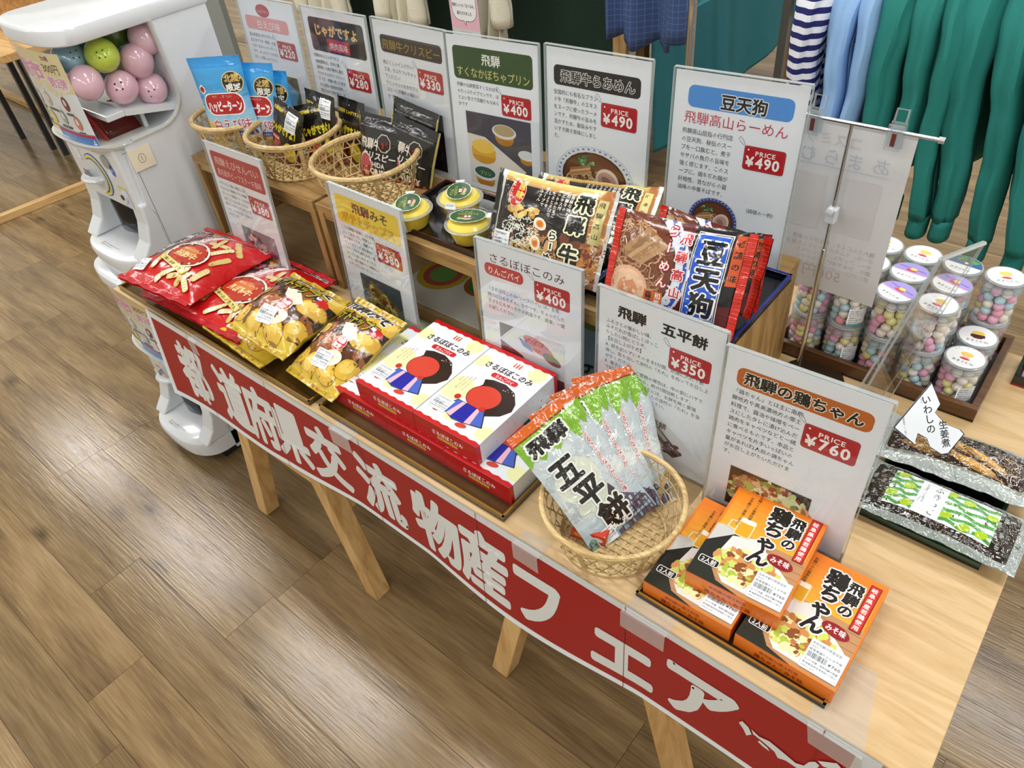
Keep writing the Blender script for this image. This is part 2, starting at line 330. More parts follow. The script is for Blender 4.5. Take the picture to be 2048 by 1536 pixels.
# ------------------------------------------------------------------ floor
def planks():
    m, t, b = newmat('vinyl_oak_plank'); N = t.nodes.new; L = t.links.new
    tc = N('ShaderNodeTexCoord'); oi = N('ShaderNodeObjectInfo'); mp = N('ShaderNodeMapping'); cb = N('ShaderNodeCombineXYZ')
    s = N('ShaderNodeMath'); s.operation = 'MULTIPLY'; s.inputs[1].default_value = 37; L(oi.outputs['Random'], s.inputs[0]); L(s.outputs[0], cb.inputs[0]); L(s.outputs[0], cb.inputs[1]); L(s.outputs[0], cb.inputs[2])
    ad = N('ShaderNodeVectorMath'); L(tc.outputs['Object'], ad.inputs[0]); L(cb.outputs[0], ad.inputs[1])
    mp.inputs['Scale'].default_value = (1.6, 13, 13); L(ad.outputs[0], mp.inputs[0])
    n = N('ShaderNodeTexNoise'); n.inputs['Scale'].default_value = 1; n.inputs['Detail'].default_value = 6; n.inputs['Distortion'].default_value = 1; L(mp.outputs[0], n.inputs['Vector'])
    mp2 = N('ShaderNodeMapping'); mp2.inputs['Scale'].default_value = (10, 190, 190); L(ad.outputs[0], mp2.inputs[0])
    n2 = N('ShaderNodeTexNoise'); n2.inputs['Detail'].default_value = 4; n2.inputs['Scale'].default_value = 1; L(mp2.outputs[0], n2.inputs['Vector'])
    r = N('ShaderNodeValToRGB'); e = r.color_ramp.elements; e[0].color = hx('#67533a'); e[0].position = .3; e[1].color = hx('#a08863'); e[1].position = .72
    q = e.new(.52); q.color = hx('#887150')
    mm = N('ShaderNodeMath'); mm.operation = 'MULTIPLY_ADD'; mm.inputs[1].default_value = .45; L(n2.outputs['Fac'], mm.inputs[0])
    m2 = N('ShaderNodeMath'); m2.operation = 'MULTIPLY_ADD'; m2.inputs[1].default_value = .8; m2.inputs[2].default_value = -.12; L(n.outputs['Fac'], m2.inputs[0]); L(m2.outputs[0], mm.inputs[2]); L(mm.outputs[0], r.inputs[0])
    # knots
    mp3 = N('ShaderNodeMapping'); mp3.inputs['Scale'].default_value = (3.0, 6.5, 0); L(ad.outputs[0], mp3.inputs[0])
    vo = N('ShaderNodeTexVoronoi'); vo.inputs['Scale'].default_value = 1; L(mp3.outputs[0], vo.inputs['Vector'])
    nd = N('ShaderNodeMath'); nd.operation = 'MULTIPLY_ADD'; nd.inputs[1].default_value = .12; L(n2.outputs['Fac'], nd.inputs[0]); L(vo.outputs['Distance'], nd.inputs[2])
    kr = N('ShaderNodeMapRange'); kr.inputs[1].default_value = .08; kr.inputs[2].default_value = .24; kr.inputs[3].default_value = .25; kr.inputs[4].default_value = 1; L(nd.outputs[0], kr.inputs[0])
    mx = N('ShaderNodeMix'); mx.data_type = 'RGBA'; L(kr.outputs[0], mx.inputs[0]); mx.inputs[6].default_value = hx('#33261a'); L(r.outputs[0], mx.inputs[7])
    hsv = N('ShaderNodeHueSaturation'); vr = N('ShaderNodeMapRange'); vr.inputs[3].default_value = .82; vr.inputs[4].default_value = 1.12; L(oi.outputs['Random'], vr.inputs[0]); L(vr.outputs[0], hsv.inputs['Value']); L(mx.outputs[2], hsv.inputs['Color']); L(hsv.outputs[0], b.inputs['Base Color'])
    rr = N('ShaderNodeMapRange'); rr.inputs[3].default_value = .09; rr.inputs[4].default_value = .27; L(n2.outputs['Fac'], rr.inputs[0]); L(rr.outputs[0], b.inputs['Roughness'])
    bp = N('ShaderNodeBump'); bp.inputs['Strength'].default_value = .25; bp.inputs['Distance'].default_value = .0015; L(n2.outputs['Fac'], bp.inputs['Height']); L(bp.outputs[0], b.inputs['Normal'])
    return m
MP = planks()
floor = MB().box(-7.5, 3.5, -3.2, 6.2, -.05, -.0035).build('floor', MP); floor['kind'] = 'structure'
wallm = plain('wall_paint', '#dcdcd6', .8, bump=.05, scale=300)
for nm, b_ in (('wall_left', (-7.6, -7.5, -3.2, 6.2, 0, 3)), ('wall_right', (3.5, 3.6, -3.2, 6.2, 0, 3)), ('wall_back', (-7.6, 3.6, 6.2, 6.3, 0, 3)), ('wall_front', (-7.6, 3.6, -3.3, -3.2, 0, 3)), ('ceiling', (-7.6, 3.6, -3.3, 6.3, 3, 3.1))):
    MB().box(*b_).build(nm, wallm)['kind'] = 'structure'
PW, PL_ = .15, .92
pm = MB().box(0, PL_ - .0010, .0005, PW - .0005, -.004, 0); pl0 = None; cnt = 0
for j in range(-9, 34):
    y = .003 + PW * j; off = {1: -.95, 0: -1.356 + .92 * 0, -1: -1.36}.get(j, random.random() * .92)
    k0 = int((-7.0 - off) / PL_) - 1
    for k in range(k0, k0 + 13):
        x = off + k * PL_
        if x < -6.5 or x > 2.4: continue
        c = RM.transposed() @ (Vector((x + .46, y + .07, 0)) - CAM)
        if c.z > -.4: continue
        u, v = 1024 - c.x / c.z * FPX, 768 + c.y / c.z * FPX
        m_ = 520 / -c.z + 60
        if u < -m_ or u > 2048 + m_ or v < -m_ or v > 1536 + m_ or -c.z > 5.6: continue
        if cnt >= 290: continue
        if pl0 is None: pl0 = pm.build('plank', MP, floor); o = pl0
        else: o = pl0.copy(); COL.objects.link(o)
        o.location = (x, y, 0); cnt += 1
# ------------------------------------------------------------------ table on two trestles
TZ = .70
tt = MB().box(-1.865, 0, 0, .85, TZ - .022, TZ).build('table_top', wood('plywood_top', '#bb9a68', '#d0b386', 0, 1.5, .4, 10, coat=.15), bevel=.0015)
tag(tt, 'long pale plywood table top holding the whole snack display', 'table')
def trestle(cx, y0, label):
    t = thing('trestle', label, 'trestle', Vector((cx, .4, 0)), 'trestles under the display table')
    MB().box(-.045, .045, -.37, .37, TZ - .115, TZ - .0225).build('beam', M_pine(1), t, bevel=.002)
    for sy in (-1, 1):
        for sx in (-1, 1):
            a = Vector((sx * .235, sy * y0, 0)); b = Vector((sx * .075, sy * (y0 - .02), TZ - .03)); h = .0225; vs = []
            for p in (a, b):
                for dx, dy in ((-1, -1), (1, -1), (1, 1), (-1, 1)): vs.append(p + Vector((dx * h, dy * h, 0)))
            MB().add(vs, [(3, 2, 1, 0), (4, 5, 6, 7), (0, 1, 5, 4), (1, 2, 6, 5), (2, 3, 7, 6), (3, 0, 4, 7)]).build('leg', M_pine(2), t, bevel=.002)
    MB().box(-.18, .18, -y0 + .03, -y0 + .05, .26, .30).build('crossbar', M_pine(0), t); MB().box(-.18, .18, y0 - .05, y0 - .03, .26, .30).build('crossbar', M_pine(0), t)
trestle(-1.395, .37, 'wooden sawhorse trestle under the left half of the display table'); trestle(-.53, .33, 'wooden sawhorse trestle under the right half of the display table')
# ------------------------------------------------------------------ banner
BX0, BX1, BH = -1.70, -.045, .238
def banner_fn(x, y, o):
    k = 1 - y / BH; X = BX0 + x; r = .010 * math.sin(X * 9.5 + 1) * k + .028 * max(0, -1.25 - X) * k * 2.2
    return (X, -.0045 - o - max(0, r + .006 * k), TZ + .008 - (1 - k * 0) * 0 - k * BH - .006 * k * math.sin(X * 7))
A = Art(); W_ = (BX1 - BX0) * 1000; H_ = BH * 1000
A.rect(0, 0, W_, H_, '#d9dee0'); A.rect(16, 15, W_ - 28, H_ - 16, '#a00c12')
for ch, px, py, sz, sx in (('都', 375, 715, 168, .66), ('道', 448, 755, 168, .66), ('府', 512, 805, 168, .66), ('県', 578, 862, 168, .66), ('交', 648, 905, 168, .66), ('流', 748, 965, 168, .72), ('物', 865, 1040, 168, .72), ('産', 962, 1100, 168, .72),
                           ('フ', 1072, 1180, 165, .72), ('ェ', 1240, 1300, 168, .85), ('ア', 1395, 1375, 160, .78)):
    X = (aty(px, py, -.012).x - BX0) * 1000
    A.text(ch, X - sz * .5 * sx, 50 if ch != 'ェ' else 44, sz, '#dfe4e4', bold=.04, sx=sx, res=4)
for i in range(6):   # seams between the sheets
    X = 172 + i * 283; A.rect(X, 0, X + 1.2, H_, '#8d1a20')
A.tf((aty(1595, 1500, -.012).x - BX0) * 1000 - 75, 92, 0, 1.0)
for p in ([(0, 40), (10, 34), (16, 20), (10, 8), (4, 20), (-4, 30)], [(14, 34), (26, 28), (40, 34), (60, 30), (78, 26), (88, 34), (92, 52), (98, 62), (104, 60), (102, 44), (96, 28), (84, 16), (66, 14), (56, 6), (50, 16), (34, 20), (18, 24)], [(28, 18), (40, 14), (44, 8), (34, 8), (26, 12)],
          [(100, 68), (108, 78), (120, 92), (128, 86), (142, 76), (148, 66), (136, 66), (124, 62), (116, 70), (108, 64)]): A.poly(p, '#dfe4e4')
A.end()
MBb = MB().grid(lambda u, v: banner_fn(u * (BX1 - BX0), v * BH, -.0006), 120, 8); bo = MBb.build('banner', plain('banner_paper', '#d9dee0', .5), smooth=True)
tag(bo, 'red paper banner with white Japanese lettering taped along the table front', 'banner')
A.build('printed_face', PB, bo, banner_fn, du=(BX1 - BX0) * 1000 / 120, dv=BH * 1000 / 8, step=.00007)
tape = clear('clear_tape', tint=(.93, .93, .9), gl=.3, rough=.25, haze=.2)
for i, (a, b, c, w_, lab) in enumerate((((1735, 1380), (1800, 1400), None, .066, 'broad clear tape strip at the table corner by the banner end'), ((1270, 1270), None, None, .07, 'clear tape strip holding the banner below the chicken boxes'), ((1075, 1075), None, None, .05, 'clear tape strip on the banner below the round basket'),
                                        ((690, 860), None, None, .055, 'clear tape strip on the banner below the red gift boxes'), ((395, 675), None, None, .03, 'clear tape strip at the left end of the banner'))):
    p = at(*a, TZ); Lh = .105 if i == 0 else .022; x0 = p.x - w_ / 2 - (0 if i else .015); sk = .03 if i == 0 else 0
    def tf(u, v, x0=x0, w_=w_, Lh=Lh, sk=sk):
        s = v * (Lh + .045); X = x0 + u * w_ + sk * (v - .5)
        return (X, Lh - s, TZ + .0006) if s < Lh + .004 else ((X, -.0125 - .002 * math.sin(X * 9.5), TZ - (s - Lh - .004) + .006))
    tag(MB().grid(tf, 3, 16).build('tape_strip', tape, smooth=True), lab, 'tape', 'clear tape strips')
# ------------------------------------------------------------------ risers
RZ = .916; RY0, RY1 = .309, .62
def riser(x0, x1, label, back=True):
    t = thing('display_riser', label, 'riser', Vector((x0, RY0, TZ)), 'wooden display risers'); W = x1 - x0; D = RY1 - RY0; H = RZ - TZ
    MB().box(0, W, 0, D, H - .018, H).build('top_board', M_riser(0), t, bevel=.0015)
    for X in (0.0005, W - .0185): MB().box(X, X + .018, .001, D - .001, .0005, H - .018).build('side_panel', M_riser(2), t, bevel=.001)
    MB().box(.0187, W - .0187, .004, .022, H - .034, H - .0182).build('front_rail', M_riser(0), t)
    if back: MB().box(.0187, W - .0187, D - .014, D - .002, .0005, H - .0182).build('back_panel', M_riser(0), t)
riser(-1.860, -1.390, 'left wooden riser box under the two left bamboo baskets'); riser(-1.379, -.918, 'middle wooden riser box under the custard cups'); riser(-.905, -.452, 'right wooden riser box under the ramen bags', False)
# leaflets lying below the middle and right risers
A = Art(); A.rect(0, 0, 300, 210, '#e4e6dc')
for cx, cy, r, cc in ((60, 110, 62, ('#c9b23a', '#b9564e', '#6da155')), (170, 125, 45, ('#a9702f', '#3c8a5c', '#3567a8')), (110, 185, 14, ('#6a6db0',)), (150, 190, 9, ('#b9a94a',)), (250, 60, 30, ('#c9b23a', '#5d9a58'))):
    for i, c in enumerate(cc): A.ell(cx, cy, r * (1 - i * .24), r * (1 - i * .24), c)
lf = MB().box(0, .30, 0, .21, 0, .004).build('picture_card', plain('card_white', '#dfe2dc', .4), M=pose((-1.255, .36, TZ + .006), .0, .0)); A.build('picture', PG, lf, lambda x, y, o: (x, y, .004 + o))
tag(lf, 'card printed with coloured circles lying under the middle riser', 'card')
lf = MB().box(0, .30, 0, .15, 0, .003).build('leaflet', plain('leaf_white', '#ccd6b8', .4), M=pose((-1.19, .17, TZ + .004), .0)); A = Art(); A.rect(0, 0, 300, 150, '#bcc8a4'); A.blobs(40, 150, 70, 150, 70, 22, ['#b2c19a', '#c8d2b0', '#a6b58e'], 3); A.text('みつけ', 175, 60, 38, '#1d3a30', bold=.01); A.build('picture', PR, lf, lambda x, y, o: (x, y, .003 + o))
tag(lf, 'pale green leaflet lying in front of the middle riser', 'leaflet')
lf = MB().box(0, .33, 0, .26, 0, .004).build('poster_card', plain('card_white', '#dfe2dc', .4), M=pose((-.84, .33, TZ + .006), 0, .5)); A = Art(); A.rect(0, 110, 330, 260, '#6f8440'); A.blobs(60, 165, 190, 165, 60, 20, ['#5f7a34', '#8aa050', '#4d6a2c', '#a3a86a'], 9); A.rect(0, 0, 330, 110, '#8fb0c4'); A.text('Yoga みつけ', 30, 20, 60, '#22303c', bold=.01); A.rect(0, 250, 330, 260, '#e8ecee'); A.build('picture', PG, lf, lambda x, y, o: (x, y, .004 + o))
tag(lf, 'poster card with green meadow photo leaning under the right riser', 'poster')
# ------------------------------------------------------------------ trays
def tray(name, label, x0, x1, y0, y1, z, h, mat, th=.006, rim=None, rz=0, inner=None, mat_ax=None):
    W, D = x1 - x0, y1 - y0; t = thing(name, label, 'tray', pose((x0, y0, z), rz))
    MB().box(0, W, 0, D, 0, .004).build('base', inner or mat, t)
    m = MB(); m.box(0, W, 0, th, .004, h); m.box(0, W, D - th, D, .004, h); m.box(0, th, th, D - th, .004, h); m.box(W - th, W, th, D - th, .004, h); m.build('side_wall', mat, t, bevel=.001)
    if rim:
        m = MB()
        for b in ((0, W, 0, th * .6), (0, W, D - th * .6, D), (0, th * .6, 0, D), (W - th * .6, W, 0, D)): m.box(*b, h, h + .0006)
        m.build('rim', rim, t)
    return t
bronze = plain('brown_glass_tray', '#4a3518', .15, coat=.8); gold = plain('gold_rim', '#b08a3c', .25, .7)
tray('gift_box_tray', 'bronze-brown rectangular tray under the red gift boxes', -1.09, -.633, .012, .270, TZ, .012, bronze, rim=gold)
tray('snack_tray', 'bronze-brown rectangular tray under the snack bags', -1.845, -1.115, .008, .235, TZ, .011, bronze, rim=gold)
tray('black_tray', 'thin black lacquer tray under the orange chicken boxes', -.396, -.124, .022, .224, TZ, .009, black_lac, rim=gold)
tray('green_tray', 'dark green lacquer tray holding two vacuum packs', -.208, -.034, .338, .57, TZ, .014, plain('green_lacquer', '#0d3b2c', .2, coat=.6), inner=black_lac, rz=-.02)
tray('custard_tray', 'black lacquer tray with red inner line under the custard cups', -1.185, -.915, .325, .515, RZ, .011, black_lac, rim=plain('maroon_rim', '#4a1416', .2))
tray('ramen_tray', 'dark tray under the black ramen bags', -.90, -.70, .33, .55, RZ, .012, black_lac)
tray('navy_tray', 'navy blue lacquer tray sticking out under the red ramen bags', -.70, -.437, .345, .55, RZ, .013, plain('navy_lacquer', '#070b22', .2, coat=.5), rim=plain('navy_rim', '#1b2c8c', .3), inner=plain('navy_inner', '#03040a', .25))
tray('candy_tray', 'brown wooden tray full of ball candy jars', -.480, -.122, .628, .862, TZ, .028, wood('dark_tray_wood', '#3d2412', '#6b4424', 0, 1, .35, 10, coat=.3), th=.012, inner=plain('tray_dark', '#22120a', .4))
t = tray('red_black_tray', 'black tray with red inside at the far right edge', -.098, -.004, .76, .83, TZ, .02, black_lac, inner=plain('red_inner', '#8d1820', .3))
b_ = MB().box(-.088, -.03, .772, .815, TZ + .0045, TZ + .09).build('white_carton', plain('white_card', '#dcdcda', .5), bevel=.001); tag(b_, 'small white carton in the red lined tray at far right', 'carton')
# ------------------------------------------------------------------ price cards in acrylic stands
INK = '#23252b'; RED = '#b3121f'
def price(A, x, y, wd, p):
    h = wd * .58; A.line([(x - wd * .13, y + h * 1.32), (x - wd * .17, y + h * 1.22), (x - wd * .1, y + h * 1.08), (x + wd * .05, y + h * .9)], .6, '#55585e'); A.line([(x - wd * .13, y + h * 1.32), (x - wd * .07, y + h * 1.24), (x + wd * .05, y + h * .9)], .6, '#55585e')
    A.rrect(x, y, x + wd, y + h, wd * .07, '#7d1018'); A.rrect(x + .6, y + .6, x + wd - .6, y + h - .6, wd * .065, RED); A.rrect(x + 1.8, y + 1.8, x + wd - 1.8, y + h - 1.8, wd * .05, '#c94a50'); A.rrect(x + 2.2, y + 2.2, x + wd - 2.2, y + h - 2.2, wd * .05, RED)
    A.ell(x + wd * .1, y + h * .84, wd * .022, wd * .022, '#f4f4f4', n=10)
    A.text('PRICE', x + wd * .27, y + h * .63, wd * .16, '#f6f6f6', bold=.03, width=wd * .5); A.text('¥', x + wd * .07, y + h * .15, wd * .34, '#f6f6f6', bold=.035, width=wd * .22); A.text(p, x + wd * .31, y + h * .15, wd * .36, '#f6f6f6', bold=.035, width=wd * .6)
def sign(TL, TR, z0, lean, label, draw, dz=.303):
    a = at(*TL, z0 + dz); b = at(*TR, z0 + dz); rz = math.atan2((b - a).y, (b - a).x); W, H = .210, .297
    mid = (a + b) / 2; up = Vector((-math.sin(rz) * math.sin(lean), math.cos(rz) * math.sin(lean), math.cos(lean))); bl = mid - Vector((math.cos(rz), math.sin(rz), 0)) * W / 2 - up * .302
    t = thing('price_card_stand', label, 'sign', pose((bl.x, bl.y, z0), rz), 'A4 price cards in clear acrylic stands')
    R = Matrix.Rotation(-lean, 4, 'X')
    MB().box(.0005, W - .0005, -.0004, .0004, .004, .300, R).build('paper', plain('sign_paper', '#e9eef6', .5), t)
    A = Art(); A.tf(0, 0, 0, 1); draw(A); A.clip_to(1, 4, 209, 299)
    A.build('printed_face', PR, t, lambda x, y, o: tuple(R @ Vector((x, -.0004 - o, y))), step=.00002)
    MB().box(-.002, W + .002, -.0034, -.0022, 0, .303, R).build('front_sheet', clear_pl, t); MB().box(-.002, W + .002, .0022, .0034, 0, .303, R).build('back_sheet', clear_pl, t)
    m = MB(); m.box(-.0022, W + .0022, -.0036, .0036, .3032, .3046, R); m.box(-.0034, -.0022, -.0034, .0034, 0, .303, R); m.box(W + .0022, W + .0034, -.0034, .0034, 0, .303, R); m.build('sheet_edge', edge_pl, t)
    MB().box(-.002, W + .002, -.045 if z0 < .8 else -.02, .02, .0, .0018).build('foot', clear_pl, t)
    return t
def noodlebowl(A, cx, cy, r, rim, pat='#4a62a8', seed=3, sq=.62, egg=False):
    A.ell(cx, cy, r * 1.12, r * 1.12 * sq, '#cfd6e2'); A.ell(cx, cy, r * 1.08, r * 1.08 * sq, rim)
    for i in range(40):
        a = 2 * PI * i / 40; x, y = cx + r * 1.02 * math.cos(a), cy + r * 1.02 * sq * math.sin(a); A.raw([(x - r*.03, y - r*.02), (x + r*.03, y - r*.02), (x + r*.03, y + r*.02), (x - r*.03, y + r*.02)], [(0, 1, 2, 3)], pat, A.z + .5)
    A.z += 1; A.ell(cx, cy, r * .93, r * .93 * sq, '#4f2a17'); A.ell(cx, cy, r * .86, r * .86 * sq, '#6b3c20')
    A.noodles(70, cx - r * .1, cy - r * .15, r * .7, r * .4 * sq * 1.3, r * .035, ['#c9a77a', '#b08a5c', '#dcc096', '#8f6a42'], seed)
    A.blobs(26, cx - r * .3, cy + r * .36 * sq * 1.5, r * .3, r * .12, r * .05, ['#3f7d4a', '#58a060', '#2c5c38', '#8dc088'], seed + 1)
    for i in range(4): q = i * .05 * r; A.poly([(cx - r * .7, cy + q - r*.05), (cx - r * .1, cy + .14 * r + q), (cx - r * .1, cy + .2 * r + q), (cx - r * .7, cy + q + r*.02)], ['#c99d6b', '#b5834f', '#dab684', '#a8744a'][i])
    A.ell(cx + r * .38, cy + r * .02, r * .34, r * .34 * sq * 1.3, '#e5cfc6', rot=-30); A.ell(cx + r * .38, cy + r * .02, r * .27, r * .25 * sq * 1.3, '#c49b8c', rot=-30); A.ell(cx + r * .36, cy + r * .04, r * .15, r * .13 * sq, '#9d6f66', rot=-30)
def s_kei(A):
    A.rrect(18, 245, 196, 276, 10, '#bf6420'); A.otext('飛騨の鶏ちゃん', 28, 252, 22, '#0e0c0c', '#f4ece0', bold=.04, ob=.085, width=158)
    A.lines(['「鶏ちゃん」とは主に南飛', '騨地方や奥美濃地方の郷土', '料理で、醤油や味噌をベー', 'スにしたタレに漬け込んだ', '鶏肉をキャベツなどと一緒', 'に食べるものです。本品と', 'キャベツを片手いっぱいの', '量があれば2人前の鶏ちゃん', 'がお召し上がりいただけま', 'す。'], 16, 232, 9.0, 12.6, INK)
    price(A, 118, 184, 72, '760'); A.rect(32, 20, 152, 98, '#3b2a1c'); A.clip = None
    A.blobs(260, 92, 58, 58, 36, 8, ['#dfe3a8', '#c9d487', '#a9ba5e', '#b58a5c', '#9a6a44', '#e9e6c4', '#8c3b2a', '#cfa77e', '#7d8f45', '#d9b894'], 11, .55)
def s_gohei(A):
    A.text('飛騨　五平餅', 34, 262, 22, '#0e0c0c', bold=.045, width=150)
    A.lines(['ふるさとの懐かしい味。', 'みそだれが香ばしくほっこ', 'りしたい時にどうぞ。', '【お召し上がり方】'], 14, 244, 8.6, 11, INK)
    A.lines(['A. 袋を切らずにそのまま5分間、熱湯に入れて煮', '沸し、取り出して添付の「たれ」をぬってお召し上', 'がりください。', 'B. 電子レンジをご使用の場合は、中の袋にハサミ', 'で切れ目をいれてから、約1分間加熱します。', 'より香ばしく召し上がるには、お餅を焼く要領', 'で両面を焼き、焼けましたら添付の「たれ」を全', '体にぬって再度焼いてください。'], 14, 199, 8.2, 11, INK, sx=.96)
    price(A, 126, 204, 68, '350')
    A.poly([(70, 106), (82, 112), (166, 44), (150, 30)], '#5a5560'); A.poly([(84, 96), (150, 44), (160, 42), (96, 100)], '#c8ccd2'); A.otext('五平餅', 92, 82, 14, '#14121a', '#dcdce0', bold=.03); A.blobs(30, 145, 46, 16, 12, 5, ['#5c3a40', '#8a5a58', '#3b2a38', '#7c6a74'], 5)
def s_saru(A):
    A.text('さるぼぼこのみ', 24, 266, 20, '#4a1f26', width=155); A.rrect(14, 238, 96, 262, 10, '#c23a3e'); A.text('りんごパイ', 20, 243, 15, '#fff4f0', bold=.02, width=70)
    A.lines(['「さるぼぼこのみ(リーフパイ)」は、お茶', '請けにはもちろん、おやつや、ちょっとした', 'ギフトにもぴったりの商品です。是非、一度', 'お試しください。'], 16, 208, 9.0, 13, INK); price(A, 118, 216, 70, '400')
    A.rect(38, 66, 176, 146, '#dcdfe6'); A.poly([(38, 146), (38, 112), (70, 146)], '#55423e'); A.poly([(38, 108), (86, 90), (100, 66), (38, 66)], '#5f2424'); A.ell(122, 122, 34, 14, '#c4605a', rot=-20); A.poly([(80, 128), (104, 118), (110, 106), (88, 112)], '#4a6fae'); A.ell(150, 104, 20, 10, '#4a4648', rot=-20)
    A.rect(38, 6, 176, 66, '#6a1f26'); A.poly([(60, 6), (130, 40), (176, 30), (176, 6)], '#e6dedd'); A.ell(120, 20, 22, 10, '#b93a36')
def s_miso(A):
    A.rrect(12, 226, 200, 286, 8, '#f0d23a'); A.text('飛騨みそ', 62, 258, 24, '#100e0c', bold=.03, width=108); A.otext('ポテトチップス', 26, 233, 22, '#e2b520', '#6f5312', bold=.02, ob=.055, width=158)
    A.lines(['こうじ味噌の旨味とコクがギ', 'ュッと詰まった、飛騨ならで', 'はの味わいです。薄焼のサ', 'クッとポテトに味を絡めプレ', 'ンド。それを焼きみその香', 'ばしさも楽しめるよう仕上', 'げた、深い味わいの美味しい', 'スナックになりました。'], 16, 212, 8.6, 12, INK); price(A, 118, 168, 74, '380')
    A.rect(48, 10, 172, 118, '#3c4a50'); A.tf(110, 70, -28); A.rrect(-46, -18, 46, 22, 4, '#7a6332'); A.blobs(50, 0, 0, 42, 18, 8, ['#c9a74a', '#54391f', '#8a6b32', '#d8c07a'], 2); A.end(); A.blobs(60, 115, 28, 50, 18, 12, ['#d79a3c', '#b9772c', '#8f5a24', '#e2b35c'], 8)
def s_senbei(A):
    A.rrect(12, 222, 200, 286, 8, '#b42834'); A.text('飛騨えびせんべい', 22, 256, 22, '#ecd4d2', bold=.0, width=166); A.text('黒毛和牛ビーフステーキ風味', 22, 231, 18, '#ecd4d2', width=166)
    A.lines(['サクッとした軽い食感のえび', 'せんべいに食欲をそそる飛騨', 'ガーリック風味のソースをから', 'ませ、ビールにぴったりの、', '香ばしいスナックに仕上げま', 'した。お土産やおつまみにも', 'ぜひどうぞ。'], 14, 206, 8.6, 13, INK); price(A, 122, 160, 76, '380')
    A.rect(54, 10, 182, 112, '#7c8790'); A.tf(118, 58, -25); A.rrect(-52, -26, 52, 30, 4, '#8a3434'); A.blobs(60, -6, 4, 44, 24, 9, ['#b8848a', '#c9a2a0', '#e0cfcb', '#6a2026', '#3a2a2c'], 4); A.otext('飛騨牛', -30, -4, 20, '#1c1414', '#e8e0e0'); A.ell(30, -8, 14, 12, '#b0402c'); A.end()
def s_mame(A):
    A.rrect(24, 246, 192, 280, 10, '#4a90dc'); A.otext('豆天狗', 78, 251, 25, '#0d0b0b', '#f2f4f6', bold=.04, ob=.08)
    A.text('飛騨高山らーめん', 20, 222, 21, '#c23048', bold=-.01, width=170)
    A.lines(['飛騨高山屈指の行列店', 'の豆天狗。秘伝のスー', 'プを一口飲むと、煮干', 'やサバの魚介の旨味を', '強く感じます。このス', 'ープに、細ちぢれ麺が', '好相性。昔ながらの醤', '油味の中華そばです。'], 19, 204, 9.6, 13.6, INK); price(A, 126, 163, 66, '490')
    A.text('（調理の一例）', 138, 92, 8, INK, res=1); A.tf(88, 62, 0, 1); noodlebowl(A, 0, 0, 40, '#3f4f98', '#c8cce0', 5, .95); A.end()
def s_gyu(A):
    A.rrect(16, 238, 192, 272, 8, '#17130f'); A.otext('飛騨牛らあめん', 30, 246, 22, '#17130f', '#f4f2ee', bold=.02, ob=.06, width=152)
    A.lines(['全国的にも有名なブラン', 'ド牛「飛騨牛」のエキス', 'をスープに使ったラーメ', 'ンです。飛騨牛の旨みを', '活かすため、馴染みやす', 'いすき焼き風味にしまし', 'た。'], 15, 222, 9.4, 13.2, INK); price(A, 116, 180, 72, '490'); noodlebowl(A, 104, 78, 76, '#dde2ea', '#5a76b8', 12, .72)
def s_pud(A):
    A.rrect(14, 222, 198, 282, 8, '#2c4a1c'); A.text('飛騨', 82, 254, 22, '#f0f2ec', bold=.015); A.text('すくなかぼちゃプリン', 20, 229, 20, '#d8cf84', width=172)
    A.lines(['飛騨の伝統野菜すくなかぼち', 'ゃたっぷりのプリンです。ほ', 'どよい甘さで舌触りもなめら', 'かです'], 18, 208, 8.6, 12.4, INK); price(A, 124, 166, 68, '400')
    A.clip = None; A.rect(34, 14, 190, 162, '#4a4654'); A.poly([(34, 118), (78, 116), (176, 62), (120, 14), (34, 14)], '#dcd6d0')
    def cup(x, y, s, top='#d7dbe0'): A.ell(x, y - 14 * s, 22 * s, 14 * s, '#b0761e'); A.poly([(x - 26 * s, y), (x + 26 * s, y), (x + 21 * s, y - 16 * s), (x - 21 * s, y - 16 * s)], '#c98a2a'); A.ell(x, y, 29 * s, 14 * s, '#dfe3e8'); A.ell(x, y + 2 * s, 25 * s, 11 * s, top)
    A.ell(72, 78, 30, 18, '#c9952c'); A.poly([(42, 92), (102, 92), (102, 76), (42, 76)], '#dba93a'); A.ell(72, 96, 28, 14, '#ecc45a')
    cup(126, 134, 1, '#b9a27a'); cup(178, 96, .7); cup(170, 44, 1); A.rect(190, 10, 209, 165, '#dfe5ee'); cup(72, 40, 1.05, '#2f5c50'); A.text('プリン', 58, 36, 10, '#d8c860'); A.rect(30, 0, 192, 14, '#dfe5ee')
def s_crispy(A):
    A.rrect(18, 240, 198, 274, 8, '#191412'); A.text('飛騨牛クリスピー', 22, 247, 22, '#a98d3c', bold=-.005, width=172)
    A.lines(['肉にくしいインパクト！', 'さあ、かぶりついちゃっ', 'てください！', 'カリッカリのおかきクリ', 'スピーに飛騨牛の味わい', 'をプラス。'], 18, 216, 10, 14, INK); price(A, 122, 180, 72, '330'); A.rect(38, 16, 182, 138, '#1a1614'); A.rect(38, 104, 182, 138, '#59626e'); A.blobs(120, 110, 62, 66, 40, 8, ['#2c1c16', '#4a2018', '#141010', '#6a3020', '#38342e'], 6)
